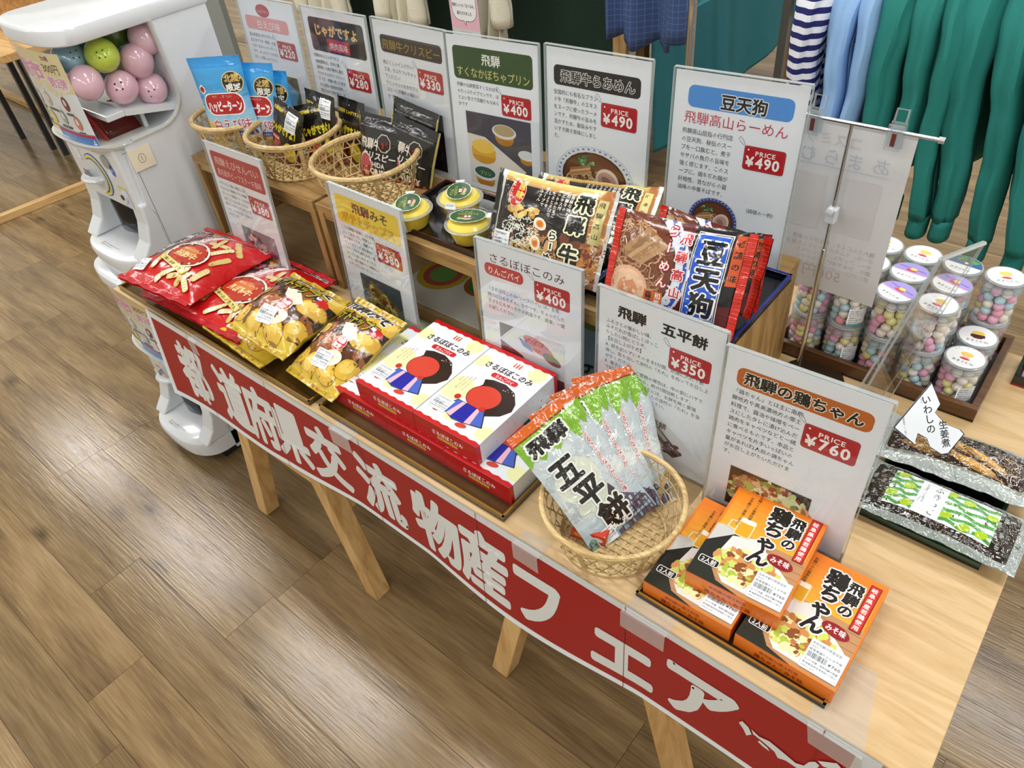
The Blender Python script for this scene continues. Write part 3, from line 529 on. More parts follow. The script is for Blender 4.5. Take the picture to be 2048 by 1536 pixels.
def s_jaga(A):
    A.rrect(18, 214, 200, 284, 8, '#17120f'); A.otext('じゃがですよ', 34, 250, 25, '#e9c67a', '#7a5a2a', bold=.04, ob=.06, width=146); A.rrect(72, 218, 148, 244, 6, '#b4202c'); A.text('焼肉風味', 79, 223, 17, '#f4e8e0', width=62)
    A.lines(['飛騨発祥のじゃがですよ', '(焼肉風味)は、甘辛の醤', '油風味とお肉が絶妙に絡む', 'サクサクのポテトスティッ', 'クです。飛騨の風土に育ま', 'れた自慢の食材を使用し、', '贅沢なひと時を演出しま', 'す。'], 16, 200, 8.8, 13, INK); price(A, 124, 146, 74, '280'); A.rect(52, 16, 176, 92, '#5e6e7c'); A.blobs(50, 114, 50, 40, 26, 8, ['#2a201c', '#6a5a2a', '#8a3a2a', '#c8b040'], 7)
def s_shrimp(A):
    A.ell(92, 276, 26, 14, '#b02832'); A.text('ハッピーターン', 70, 271, 9, '#f0d8d4', width=44); A.rrect(16, 232, 178, 262, 8, '#e09a9c'); A.text('白えび味', 58, 237, 21, '#f6ecec', width=90)
    A.lines(['富山県産白えびから作った', '白えびパウダー使用。お酒', 'のおつまみハッピーターン', 'です。ゆったりくつろぎな', 'がら、お楽しみください。'], 18, 216, 9, 13, INK); price(A, 122, 176, 68, '220'); A.rect(38, 12, 170, 136, '#54584a'); A.blobs(90, 100, 50, 56, 40, 8, ['#3c3a30', '#6a6248', '#8a8a5a', '#2c3030', '#a89a60'], 3); A.tf(112, 100, -30); A.rrect(-42, -28, 46, 28, 4, '#5aa6d4'); A.rrect(-36, -8, 10, 18, 6, '#c45a68'); A.end()
RZs = RZ + .0005
sign((1457, 689), (1792, 806), TZ, .06, 'price card with orange title bar, ¥760, behind the orange chicken boxes', s_kei)
sign((1199, 569), (1457.6, 665), TZ, .06, 'price card for ¥350 with long text, behind the round basket of rice cakes', s_gohei)
sign((953, 474), (1161.5, 539.5), TZ, .06, 'price card for ¥400 with red oval, behind the red and white gift boxes', s_saru)
sign((651, 362), (804, 422), TZ, .06, 'price card with yellow title bar, ¥380, behind the yellow chip bags', s_miso)
sign((407, 281), (519, 321), TZ, .06, 'price card with dark red title bar, ¥380, behind the red snack bags', s_senbei)
sign((1352, 131.6), (1627, 170), RZs, .065, 'price card with blue title bar, ¥490, behind the red ramen bags', s_mame)
sign((1090, 86), (1308, 120), RZs, .065, 'price card with black title bar, ¥490, behind the black ramen bags', s_gyu)
sign((893, 62.5), (1071, 87), RZs, .065, 'price card with dark green title bar, ¥400, behind the custard cups', s_pud)
sign((740.6, 32.5), (889, 61), RZs, .065, 'price card with black bar and gold letters, ¥330, behind the third basket', s_crispy)
sign((597, 9), (730, 32.5), RZs, .065, 'price card with black bar and red badge, ¥280, behind the middle basket', s_jaga)
sign((462, -14), (593, 8), RZs, .065, 'price card with pink title bar, ¥220, behind the blue bags', s_shrimp)
# ------------------------------------------------------------------ pop stand holding a sheet seen from behind
ps = thing('pop_stand', 'chrome pole stand with crossbar holding the big white paper', 'stand', Vector((-.41, .598, TZ)))
MB().lathe([(.0, 0), (.055, 0), (.055, .004), (.008, .008)], 28).build('base', plain('dark_steel_base', '#4a3a2a', .3, .6), ps, True, M=pose((.03, -.01, 0)))
pt = aty(1695, 245, .60) - Vector((-.41, .598, TZ))
MB().tube([(0, 0, .004), (0, 0, .26)], .0042, 10).build('lower_tube', steel, ps, True); MB().tube([(0, 0, .25), (0, .002, pt.z)], .0028, 10).build('upper_rod', steel, ps, True)
MB().box(-.008, .008, -.008, .008, .31, .335).build('clamp', plain('clamp_white', '#cfd6dc', .3), ps, bevel=.002); MB().lathe([(0, 0), (.006, .001), (.006, .01), (0, .011)], 10, M=pose((0, -.008, .335), 0, PI / 2)).build('clamp_knob', plain('clamp_white', '#cfd6dc', .3), ps, True)
b0 = Vector((aty(1618, 225, .6).x + .41, .002, pt.z)); b1 = Vector((aty(1885, 278, .6).x + .41, .002, pt.z))
MB().tube([b0, b1], .0028, 10).build('crossbar', steel, ps, True)
for p in (b0, b1): MB().lathe([(0, -.004), (.0045, -.004), (.0045, .004), (0, .004)], 12, M=pose(p, 0, 0, PI / 2)).build('end_cap', steel, ps, True)
def clip(px, label):
    x = aty(px, 250, .6).x; t = thing('paper_clip', label, 'clip', Vector((x, .60, TZ + pt.z)), 'clear clips on the pole crossbar'); m = clear('clip_plastic', tint=(.86, .9, .92), gl=.6, haze=.12)
    MB().box(-.011, .011, -.0075, -.004, -.026, .012).box(-.011, .011, .004, .0075, -.026, .012).box(-.008, .008, -.004, .004, .0, .006).build('jaw', m, t, bevel=.002)
    MB().tube([(-.008, .006, .012), (-.008, .01, .028), (.008, .01, .028), (.008, .006, .012)], .0018, 6).build('loop', m, t, True); MB().box(-.003, .003, -.0088, -.0076, -.018, .0).build('spring', plain('clip_spring', '#6a2a22', .4), t)
clip(1797, 'clear clip at the right on the crossbar of the chrome stand'); clip(1628, 'clear clip at the left on the crossbar of the chrome stand')
pp0 = aty(1832, 280, .6); W_ = .215
def sheet(u, v, o=0): return (pp0.x - W_ + u * W_, .6145 + .012 * (1 - v) ** 2 * math.sin(u * 2.5) + o, TZ + pt.z - .008 - (1 - v) * .297)
so = MB().grid(lambda u, v: sheet(u, v), 12, 12).build('hanging_paper', plain('paper_back', '#d8dade', .6), smooth=True); tag(so, 'white paper sheet clipped under the crossbar, seen from behind', 'paper')
A = Art(); g = '#c2cbd6'; g2 = '#c8cacd'
for x, ch in ((24, 'あ'), (62, 'ま'), (98, 'ら'), (134, 'む'), (170, 'ね')): A.text(ch, x, 232, 28, '#b9c6d4', res=2)
A.text('コスミック', 70, 262, 22, '#c9c9ca'); A.rect(25, 226, 200, 227.5, '#bfcad6'); A.lines(['職人さんによる、昔ながらの手作', 'ボール。ラムネのすーっとした甘さ', 'サー、アップル、オレンジなど', '類の。かめで溶け、さわやかに', '感じが口いっぱいに広がります'], 16, 92, 10, 12, '#b9bbc0'); A.text('500円', 60, 26, 26, '#c9b9bb'); A.rect(30, 120, 100, 215, '#d0d0d4'); A.rect(112, 116, 185, 210, '#d2d2d4')
A.build('show_through_print', PR, so, lambda x, y, o: sheet(1 - x / .215, y / .297, -o * .3 - .0002), du=20, dv=25)
# clear upright card holder seen edge on
a = at(1718, 782, TZ); b = atx(1903, 485, a.x + .065)
c0 = at(1725, 775, TZ); tp = at(1905, 487, TZ + .29)
t = thing('clear_card_holder', 'empty clear acrylic card holder seen nearly edge-on before the candy jars', 'holder')
bl = at(1716, 790, TZ); br = bl + (at(1785, 815, TZ) - bl) * .1
far = at(1790, 680, TZ)
m = MB(); top = Vector((0, 0, .215)); d = Vector((.035, .30, 0)) * 0
p0 = at(1707, 745, TZ + .04); p1 = at(1903, 480, TZ + .2)
base0 = Vector((-.300, .535, TZ + .0025)); base1 = Vector((-.262, .612, TZ + .0025))
for k in (0, 1):
    q = Vector((.012 * k, 0, 0)); up = Vector((.056 - .01 * k, .06, .295))
    n = (base1 - base0).cross(up).normalized() * .001
    A0, A1, A2, A3 = base0 + q, base1 + q, base1 + q + up, base0 + q + up
    MB().add([A0 - n, A1 - n, A2 - n, A3 - n, A0 + n, A1 + n, A2 + n, A3 + n], [(0, 1, 2, 3), (7, 6, 5, 4), (0, 4, 5, 1), (1, 5, 6, 2), (2, 6, 7, 3), (3, 7, 4, 0)]).build('sheet', clear_pl, t)
    MB().tube([A3, A2], .0034, 6).tube([A0, A3], .0022, 6).tube([A1, A2], .0012, 6).build('sheet_edge', edge_pl, t)
MB().box(-.302, -.24, .53, .614, TZ + .0003, TZ + .002).build('foot', clear_pl, t)
# ------------------------------------------------------------------ filled film bags
def pillow(w, h, t, seed=1, sx=.0, sy=.012, wr=.0016, back=.6):
    """returns front(x,y,o) and back(x,y,o); sx / sy = width of the flat seals at the x ends / y ends"""
    def P(x, y):
        u = min(1, max(0, (x - sx) / (w - 2 * sx))); v = min(1, max(0, (y - sy) / (h - 2 * sy)))
        return max(0, 1 - abs(2 * u - 1) ** 2.6) ** .6 * max(0, 1 - abs(2 * v - 1) ** 2.8) ** .6
    def wrn(x, y):
        n = noise.noise(Vector((x * 38 + seed * 7.3, y * 24, seed))) + .5 * noise.noise(Vector((x * 95, y * 70 + seed * 3, seed * 2.0)))
        e = 1 - P(x, y); rd = math.sin(y * 2 * PI / .006) if sx and (x < sx or x > w - sx) else (math.sin(x * 2 * PI / .006) if sy and (y < sy or y > h - sy) else 0)
        return n * wr * (.5 + 1.6 * e) * (0 if (rd and 0) else 1) + rd * .00025
    pin = lambda x, y: (w / 2 - x) * .035 * (1 - abs(2 * y / h - 1)) * 0
    def pinch(x, y):   # edges between the seals draw in as the bag fills
        v = min(1, max(0, y / h)); u = min(1, max(0, x / w))
        return (x + (w / 2 - x) * .06 * math.sin(PI * v) * (1 if sy else 0), y + (h / 2 - y) * .06 * math.sin(PI * u) * (1 if sx else 0))
    def front(x, y, o): X, Y = pinch(x, y); return (X, Y, t * (1 - back) * P(x, y) + wrn(x, y) + .0004 + o)
    def bk(x, y, o): X, Y = pinch(x, y); return (X, Y, -t * back * P(x, y) + wrn(x, y) - .0004 - o)
    return front, bk
def bag(name, label, cat, M, w, h, t, A, base_col, group=None, seed=1, sx=0, sy=.012, wr=.0016, back=.5, n=32, mat=None):
    root = thing(name, label, cat, M, group); fr, bk = pillow(w, h, t, seed, sx, sy, wr, back)
    m = MB(); m.grid(lambda u, v: fr(u * w, v * h, 0), n, n); m.grid(lambda u, v: bk(u * w, v * h, 0), n, n, flip=True)
    q = n + 1; N_ = q * q
    edge = [(i, 0) for i in range(n)] + [(n, j) for j in range(n)] + [(i, n) for i in range(n, 0, -1)] + [(0, j) for j in range(n, 0, -1)]
    for k in range(len(edge)):
        a, b = edge[k], edge[(k + 1) % len(edge)]; ia, ib = a[1] * q + a[0], b[1] * q + b[0]; m.f.append((ib, ia, ia + N_, ib + N_))
    m.build('bag_body', plain('film_' + base_col.strip('#'), base_col, .25, bump=.3, scale=30, coat=.5), root, True)
    A.clip_to(0, 0, w * 1000, h * 1000); A.build('printed_front', mat or PF, root, fr, du=w * 1000 / n, dv=h * 1000 / n)
    return root
def sealz(A, w, h, sy, c1, c2, txt=None):
    for y0 in (0, h - sy):
        A.rect(0, y0, w, y0 + sy, c1)
        for i in range(int(sy / 1.6)): A.rect(0, y0 + i * 1.6, w, y0 + i * 1.6 + .5, c2)
        if txt: A.text(txt, 4, y0 + sy * .2, sy * .6, '#b02024', width=w - 8, res=1)
# artworks (millimetres) -------------------------------------------------
def a_blue(w, h):
    A = Art(); A.rect(0, 0, w, h, '#3aa0e0'); A.grad(0, h * .72, w, h * .2, '#3a9fe0', '#b9e2f6', 12); A.rect(0, 0, w, h * .2, '#c9dce0'); A.rect(0, h * .9, w, h, '#2a90d8')
    A.blobs(30, w * .55, h * .1, w * .5, h * .1, 9, ['#c9953c', '#a8702a', '#e2c070', '#8a5a24', '#f0dca0'], 4); A.rect(0, 0, w * .3, h * .34, '#e8cf86')
    A.poly([(w*.08, h*.7), (w*.14, h*.735), (w*.2, h*.7), (w*.2, h*.66), (w*.14, h*.63), (w*.08, h*.66)], '#ffffff'); A.poly([(w*.095, h*.695), (w*.14, h*.72), (w*.185, h*.695), (w*.185, h*.668), (w*.14, h*.642), (w*.095, h*.668)], '#b51c2c')
    A.ell(w*.78, h*.74, w*.2, h*.115, '#e6cf86'); A.ell(w*.78, h*.74, w*.185, h*.105, '#1c1c20'); A.text('北陸', w*.64, h*.75, h*.085, '#d8b860', bold=.05); A.text('限定', w*.64, h*.66, h*.085, '#f4f0e6', bold=.05)
    A.rrect(w*.1, h*.40, w*.9, h*.64, h*.1, '#ffffff'); A.rrect(w*.12, h*.41, w*.88, h*.63, h*.095, '#b8141e'); A.text('サクサクおいしい', w*.3, h*.59, h*.035, '#f6d9a0', width=w*.4); A.text('ハッピーターン', w*.15, h*.45, h*.125, '#ffffff', bold=.05, width=w*.7)
    A.otext('白えび味', w*.14, h*.23, h*.15, '#b23a5c', '#f8f4f6', bold=.01, ob=.07, width=w*.78); A.rrect(w*.52, h*.16, w*.97, h*.215, h*.02, '#4d4a9a'); A.text('富山県産白えび使用', w*.54, h*.17, h*.035, '#eef', width=w*.4)
    return A
def a_potato(w, h):
    A = Art(); A.rect(0, 0, w, h, '#15130f'); A.ell(w * .5, h * .93, 3, 3, '#c9c9c4'); A.text('飛騨発祥 じゃがですよ', w*.06, h*.8, h*.06, '#d8c02a', bold=.04, width=w*.85); A.grad(0, h*.3, w, 0, '#2a1412', '#7c2a1c', 8)
    A.blobs(40, w*.3, h*.2, w*.3, h*.2, 8, ['#8c2f24', '#a84632', '#6a1d18', '#c86a4a'], 3); A.otext('じゃがですよ！', w*.04, h*.5, h*.14, '#d6c62e', '#241a10', bold=.06, ob=.1, width=w*.92); A.ell(w*.72, h*.26, w*.2, h*.15, '#e0c832'); A.ell(w*.66, h*.3, 1.4, 1.4, '#2a2410'); A.ell(w*.8, h*.3, 1.4, 1.4, '#2a2410'); A.blobs(12, w*.72, h*.22, w*.14, h*.08, 1.6, ['#b8a01e'], 5)
    A.rrect(w*.08, h*.36, w*.4, h*.44, 2, '#c02a2e'); A.text('焼肉風味', w*.1, h*.375, h*.05, '#fff', width=w*.28); return A
def a_crispy(w, h):
    A = Art(); A.rect(0, 0, w, h, '#16181a'); A.rect(0, 0, 3.5, h, '#b8a95e'); A.rect(w - 3.5, 0, w, h, '#b8a95e'); A.rect(0, h*.88, w, h*.885, '#4a4e50'); A.text('肉にくしいインパクト！さあかぶりついちゃってください', w*.06, h*.83, h*.03, '#c8c8c4', width=w*.86, res=1)
    A.text('飛騨牛', w*.08, h*.56, h*.16, '#dcd8cc', bold=.03, width=w*.46, slant=.15); A.poly([(w*.62 + w*.15*math.cos(a*PI/4+.39), h*.66 + w*.15*math.sin(a*PI/4+.39)) for a in range(8)], '#c9c2ac'); A.poly([(w*.62 + w*.135*math.cos(a*PI/4+.39), h*.66 + w*.135*math.sin(a*PI/4+.39)) for a in range(8)], '#1c1416')
    A.blobs(14, w*.62, h*.66, w*.08, w*.08, 3, ['#7a1c24', '#a02a30', '#401016'], 3); A.text('クリスピー', w*.1, h*.42, h*.12, '#e6e4de', bold=.03, width=w*.76, slant=.2); A.ell(w*.2, h*.34, w*.15, h*.15, '#e8e0dc'); A.ell(w*.2, h*.33, w*.135, h*.14, '#b8545a')
    A.blobs(60, w*.28, h*.14, w*.26, h*.15, 7, ['#b85a3c', '#d8845c', '#8a2f22', '#5a1a16', '#e0a888'], 6); A.blobs(30, w*.75, h*.12, w*.2, h*.1, 6, ['#a84a2c', '#c87040', '#6a2818'], 9)
    A.text('HIDA', w*.36, h*.31, h*.1, '#f0eee6', bold=.04, width=w*.28); A.text('CRISPY', w*.3, h*.2, h*.12, '#f0eee6', bold=.05, width=w*.5); A.rrect(w*.52, h*.03, w*.72, h*.14, 2, '#dde2e6'); return A
def eggs(A, x, y, r, rot=0):
    A.ell(x, y, r, r * .72, '#e9e2cc', rot=rot); A.ell(x, y, r * .6, r * .46, '#d8852c', rot=rot); A.ell(x, y, r * .35, r * .28, '#c96a1c', rot=rot)
def a_gyu(w, h):
    A = Art(); A.rect(0, 0, w, h, '#14120f'); A.blobs(90, w*.45, h*.25, w*.5, h*.3, 11, ['#8a5a34', '#c99a62', '#6a3a22', '#d8b98a', '#a87446', '#4a2a1a'], 3); A.rect(0, 0, 9, h, '#0f0e0d'); A.rect(9, 0, 20, h, '#d8dcda'); A.rect(20, h * .5, w*.78, h - 12, '#131110')
    A.rect(w*.86, 0, w, h, '#b87840'); A.blobs(50, w*.92, h*.3, w*.06, h*.35, 8, ['#c9884a', '#e0b070', '#9a5a2c', '#7a2f1c', '#eadfc8'], 8); A.rect(w - 9, 0, w, h, '#d3d6d4'); A.grad(20, h, w*.9, h*.9, '#d9cf7c', '#b98a48', 4)
    A.noodles(90, w*.42, h*.16, w*.24, h*.14, 1.6, ['#e6d59a', '#d1b56a', '#c09a50'], 4); A.noodles(70, w*.34, h*.42, w*.17, h*.17, 1.1, ['#eef0dc', '#dfe6c8', '#f6f6ee'], 6, 5)
    A.blobs(26, w*.18, h*.2, w*.1, h*.08, 9, ['#7a3030', '#a85a50', '#5c2222', '#c08a78'], 12); A.blobs(20, w*.3, h*.62, w*.14, h*.07, 8, ['#d9b25e', '#b98a3c', '#e8cf86'], 13)
    eggs(A, w*.50, h*.54, 13, -30); eggs(A, w*.49, h*.33, 13, -70)
    A.ell(w*.24, h*.8, 17, 23, '#e0c9a8'); A.ell(w*.24, h*.8, 16, 22, '#b81c1c'); A.text('旨味', w*.235, h*.93, 15, '#ecd66a', bold=.05, vert=True); A.text('たっぷり', w*.165, h*.92, 9.5, '#fff4e6', bold=.03, vert=True)
    for i, t in enumerate(('高級な味わい', '飛騨牛の', 'エキス付', 'つりのたまご', 'とろとろばな', 'しょうゆ', 'スープで', 'みさん')): A.text(t, w*.68 - i * 8.2, h*.90, 7, '#efece2', bold=.02, vert=True, res=1)
    z = [(w*.80, h*.95, '飛', 30), (w*.77, h*.72, '騨', 30), (w*.76, h*.42, '牛', 32)]
    for x, y, ch, s in z: A.text(ch, x - s*.5, y - s, s, '#eef0c8', bold=.13, res=2)
    for x, y, ch, s in ((w*.62, h*.52, 'ら', 17), (w*.62, h*.38, 'ー', 14), (w*.6, h*.27, 'め', 17)):
        if ch == 'ー': A.rect(x - 4, y - 14, x + 4, y, '#eef0dc')
        else: A.text(ch, x - s*.5, y - s, s, '#eef0dc', bold=.16)
    for x, y, ch, s in z: A.text(ch, x - s*.5, y - s, s, '#11140f', bold=.05)
    for x, y, ch, s in ((w*.62, h*.52, 'ら', 17), (w*.62, h*.38, 'ー', 14), (w*.6, h*.27, 'め', 17)):
        if ch == 'ー': A.rect(x - 1.6, y - 12, x + 1.6, y - 2, '#11140f')
        else: A.text(ch, x - s*.5, y - s, s, '#11140f', bold=.05)
    A.rect(w*.885, h*.45, w*.945, h*.9, '#d9cf8a'); A.text('飛騨高山', w*.89, h*.88, 9.5, '#1a1a12', bold=.01, vert=True, pitch=h*.105)
    sticker(A, 20, h*.1, 38, 44, '飛騨牛らーめん', '¥490'); return A
def a_mame(w, h):
    A = Art(); A.rect(0, 0, w, h, '#121013'); A.rect(10, 0, w * .6, h, '#5a1a14'); A.rect(w*.5, 0, w, h*.3, '#5a1414'); A.ell(w*.22, h*.5, w*.42, h*.62, '#cdd4e4'); A.ell(w*.22, h*.5, w*.4, h*.6, '#3a50a8'); A.ell(w*.21, h*.5, w*.385, h*.58, '#d4dae8'); A.ell(w*.2, h*.52, w*.34, h*.52, '#4a2214'); A.ell(w*.2, h*.52, w*.325, h*.5, '#6a3420')
    A.noodles(240, w*.19, h*.5, w*.27, h*.42, 2.0, ['#b88a62', '#96663e', '#d0a884', '#7a4c2c', '#a9805c'], 5); 
    for i in range(5): q = i * 7; A.poly([(w*.1 + q, h*.6 - q*.25), (w*.28 + q, h*.9 - q*.6), (w*.335 + q, h*.87 - q*.6), (w*.155 + q, h*.57 - q*.25)], ['#a9825a', '#8f6a44', '#b8946c', '#9a744e', '#ae8860'][i])
    A.ell(w*.2, h*.27, w*.17, h*.22, '#d8a688'); A.ell(w*.2, h*.27, w*.15, h*.19, '#e2bc9c'); A.ell(w*.21, h*.27, w*.08, h*.1, '#cf8a62'); A.blobs(24, w*.2, h*.27, w*.13, h*.16, 5, ['#dcae8c', '#d39a74', '#e6c6a8'], 3)
    A.otext('飛騨高山', w*.52, h*.93, 18, '#c01c30', '#f4ecec', bold=.03, ob=.1, vert=True, pitch=h*.18)
    A.otext('らーめん', w*.42, h*.97, 17, '#f4f0ee', '#b01c28', bold=.03, ob=.1, vert=True, pitch=h*.17)
    A.rect(w*.625, h*.12, w*.86, h*.96, '#e8ecf4'); A.rect(w*.63, h*.127, w*.855, h*.953, '#0e0e14'); A.rect(w*.637, h*.137, w*.848, h*.943, '#e8ecf4'); A.rect(w*.641, h*.143, w*.844, h*.937, '#1c54c4')
    A.otext('豆天狗', w*.665, h*.9, 37, '#0b0b10', '#f2f4f8', bold=.05, ob=.1, vert=True, pitch=h*.255)
    A.rect(w*.875, h*.5, w*.94, h*.97, '#d0552a'); A.text('老舗の味', w*.882, h*.94, 11, '#1c1010', bold=.03, vert=True, pitch=h*.11)
    A.rect(w*.35, h*.08, w*.485, h*.30, '#c8652e'); A.text('和風', w*.425, h*.29, 11, '#f4ece4', bold=.03, vert=True); A.text('醤油', w*.36, h*.29, 11, '#1c1010', bold=.03, vert=True); A.rect(w*.76, h*.03, w*.9, h*.11, '#d8b850'); A.text('スープ付', w*.77, h*.045, 7, '#1a1408', bold=.02, width=w*.12)
    for x0 in (0, w - 12):
        A.rect(x0, 0, x0 + 12, h, '#c82018')
        for i in range(int(h / 3)): A.rect(x0, i * 3, x0 + 12, i * 3 + 1, '#e0402c')
    return A
def a_red(w, h):
    A = Art(); A.rect(0, 0, w, h, '#c4161c'); A.poly([(0, h*.25), (0, h), (w*.66, h), (w*.42, h*.5), (w*.2, h*.3)], '#5c4a48'); A.blobs(70, w*.24, h*.74, w*.3, h*.24, 17, ['#c0707c', '#a8505e', '#d8a0a4', '#4a2a2c', '#383030', '#b86470'], 3); A.poly([(w*.3, h*.44), (w*.62, h), (w*.67, h), (w*.36, h*.42)], '#f0e8e4')
    A.blobs(10, w*.38, h*.9, w*.12, h*.05, 12, ['#d8c060', '#e8dc90', '#c87a40'], 5)
    A.poly([(w*.0, h*.28), (w*.14, h*.3), (w*.24, h*.62), (w*.27, h*.9), (w*.06, h*.9), (0, h*.7)], '#e8e4e2')
    for i, ch in enumerate('飛騨牛'): A.otext(ch, w*.09 - i * w*.03, h*.72 - i * h*.19, 42, '#16100f', '#f2eeec', bold=.05, ob=.12, res=2)
    A.otext('えびせんべい', w*.42, h*.94, 13, '#18100f', '#f4f0ee', bold=.03, ob=.12, vert=True, pitch=15); A.otext('黒胡椒', w*.7, h*.93, 20, '#18100f', '#f4f0ee', bold=.04, ob=.13, width=w*.26)
    cr = ['#e6d39a', '#d8bd78', '#f0e2b4', '#c9a860']
    def stick(x, y, L, a, c):
        A.tf(x, y, a, 1.3); A.rrect(0, -5.5, L, 5.5, 5, '#a8843c'); A.rrect(.6, -4.9, L - .6, 4.9, 4.5, c)
        for k in range(int(L / 5)): A.rect(3 + k * 5, -4, 4 + k * 5, 4, '#c9ab68')
        A.end()
    for p in ((w*.55, h*.66, 46, 12, 0), (w*.72, h*.84, 50, -38, 1), (w*.72, h*.52, 44, 62, 2), (w*.62, h*.8, 40, -75, 0), (w*.84, h*.42, 40, 70, 1), (w*.5, h*.26, 50, 65, 2), (w*.6, h*.14, 46, 28, 0), (w*.76, h*.1, 44, 100, 1), (w*.36, h*.16, 50, 100, 0), (w*.48, h*.08, 44, 48, 2), (w*.86, h*.2, 38, 80, 0), (w*.7, h*.24, 46, 130, 1), (w*.9, h*.1, 30, 140, 2)): stick(p[0], p[1], p[2], p[3], cr[p[4]])
    A.ell(w*.56, h*.42, w*.235, h*.175, '#f0e8d8'); A.ell(w*.56, h*.42, w*.215, h*.16, '#2a1410'); A.ell(w*.56, h*.42, w*.205, h*.152, '#b8341c'); A.ell(w*.54, h*.45, w*.12, h*.07, '#d8783c'); A.text('飛騨牛', w*.42, h*.37, 22, '#f0dca0', bold=.04, width=w*.28); A.text('香ばしいソース', w*.44, h*.47, 9, '#f2e2b8', bold=.03, width=w*.24)
    A.tf(w*.52, h*.27, -12); A.rrect(-w*.2, -7, w*.24, 8, 4, '#c9a83c'); A.rrect(-w*.19, -6, w*.23, 7, 4, '#ead884'); A.text('牧場の旨味 自家製', -w*.17, -4, 10, '#2a2010', bold=.03, width=w*.38); A.end()
    sticker(A, w*.12, h*.1, 40, 32, 'えびせんべい', '¥380', 8); sealz(A, w, h, 13, '#b81a22', '#d0404a'); return A
def a_chips(w, h):
    A = Art(); A.rect(0, 0, w, h, '#d8b838'); A.rect(0, h*.22, w, h*.78, '#2a1c12'); A.blobs(90, w*.45, h*.48, w*.5, h*.3, 18, ['#3a2416', '#6a3a1e', '#94562c', '#22160e', '#7c4826', '#57301a'], 3)
    def chip(x, y, r, c, rot=0): A.ell(x, y, r, r * .72, '#8a6a1c', rot=rot); A.ell(x, y, r * .96, r * .68, c, rot=rot); A.ell(x - r*.1, y + r*.1, r * .6, r * .4, '#e8c860', rot=rot)
    for p in ((w*.12, h*.2, 26, 20), (w*.4, h*.16, 30, 60), (w*.7, h*.18, 30, -20), (w*.92, h*.3, 24, 70), (w*.86, h*.6, 28, 30), (w*.64, h*.56, 20, 80), (w*.9, h*.85, 28, 10), (w*.15, h*.52, 18, 40), (w*.2, h*.86, 30, 0), (w*.5, h*.9, 30, 30)): chip(p[0], p[1], p[2], '#dcb23c', p[3])
    A.blobs(26, w*.5, h*.42, w*.16, h*.08, 18, ['#9a5228', '#b06a38', '#7c3c1c', '#c07c48'], 8); A.poly([(w*.42, h*.66), (w*.6, h*.7), (w*.78, h*.58), (w*.7, h*.5), (w*.5, h*.56)], '#eee6d4'); A.ell(w*.66, h*.3, 24, 17, '#efe6d2', rot=30); A.ell(w*.62, h*.3, 12, 9, '#8a4a20', rot=30)
    A.otext('飛騨みそ', w*.06, h*.84, 33, '#100e0c', '#f4f2ec', bold=.05, ob=.11, width=w*.86)
    A.otext('ポテトチップス', w*.06, h*.68, 30, '#a8a42a', '#1c1a0c', bold=.04, ob=.09, width=w*.86, slant=-.1)
    A.ell(w*.62, h*.46, 17, 17, '#f0e4d4'); A.ell(w*.62, h*.46, 16, 16, '#b8201e'); A.text('飛騨', w*.62 - 12, h*.46 + 1, 11.5, '#fff', bold=.05); A.text('限定', w*.62 - 12, h*.46 - 12, 11.5, '#fff', bold=.05)
    A.text('カルビポテトチップス', w*.62, h*.53, 7, '#e4dccc', bold=.02, width=w*.36); A.ell(w*.88, h*.73, 14, 10, '#c81e1c'); A.ell(w*.82, h*.74, 7, 6, '#1e2a6a'); A.rrect(w*.8, h*.73, w*.86, h*.765, 1, '#eef0f4')
    A.rrect(w*.02, h*.34, w*.18, h*.58, 6, '#e6da9a'); A.ell(w*.1, h*.52, 8, 8, '#8c2430'); A.ell(w*.1, h*.52, 5.5, 5.5, '#ece0b8'); A.text('化学調味料', w*.03, h*.44, 5, '#222', res=1, bold=.03); A.text('無添加', w*.05, h*.39, 7, '#222', res=1, bold=.03)
    sticker(A, w*.42, h*.16, 44, 36, '飛騨みそポテト', '¥380', 6); sealz(A, w, h, 13, '#d9be3c', '#8f7a1c', 'チップスターを食べよう'); return A
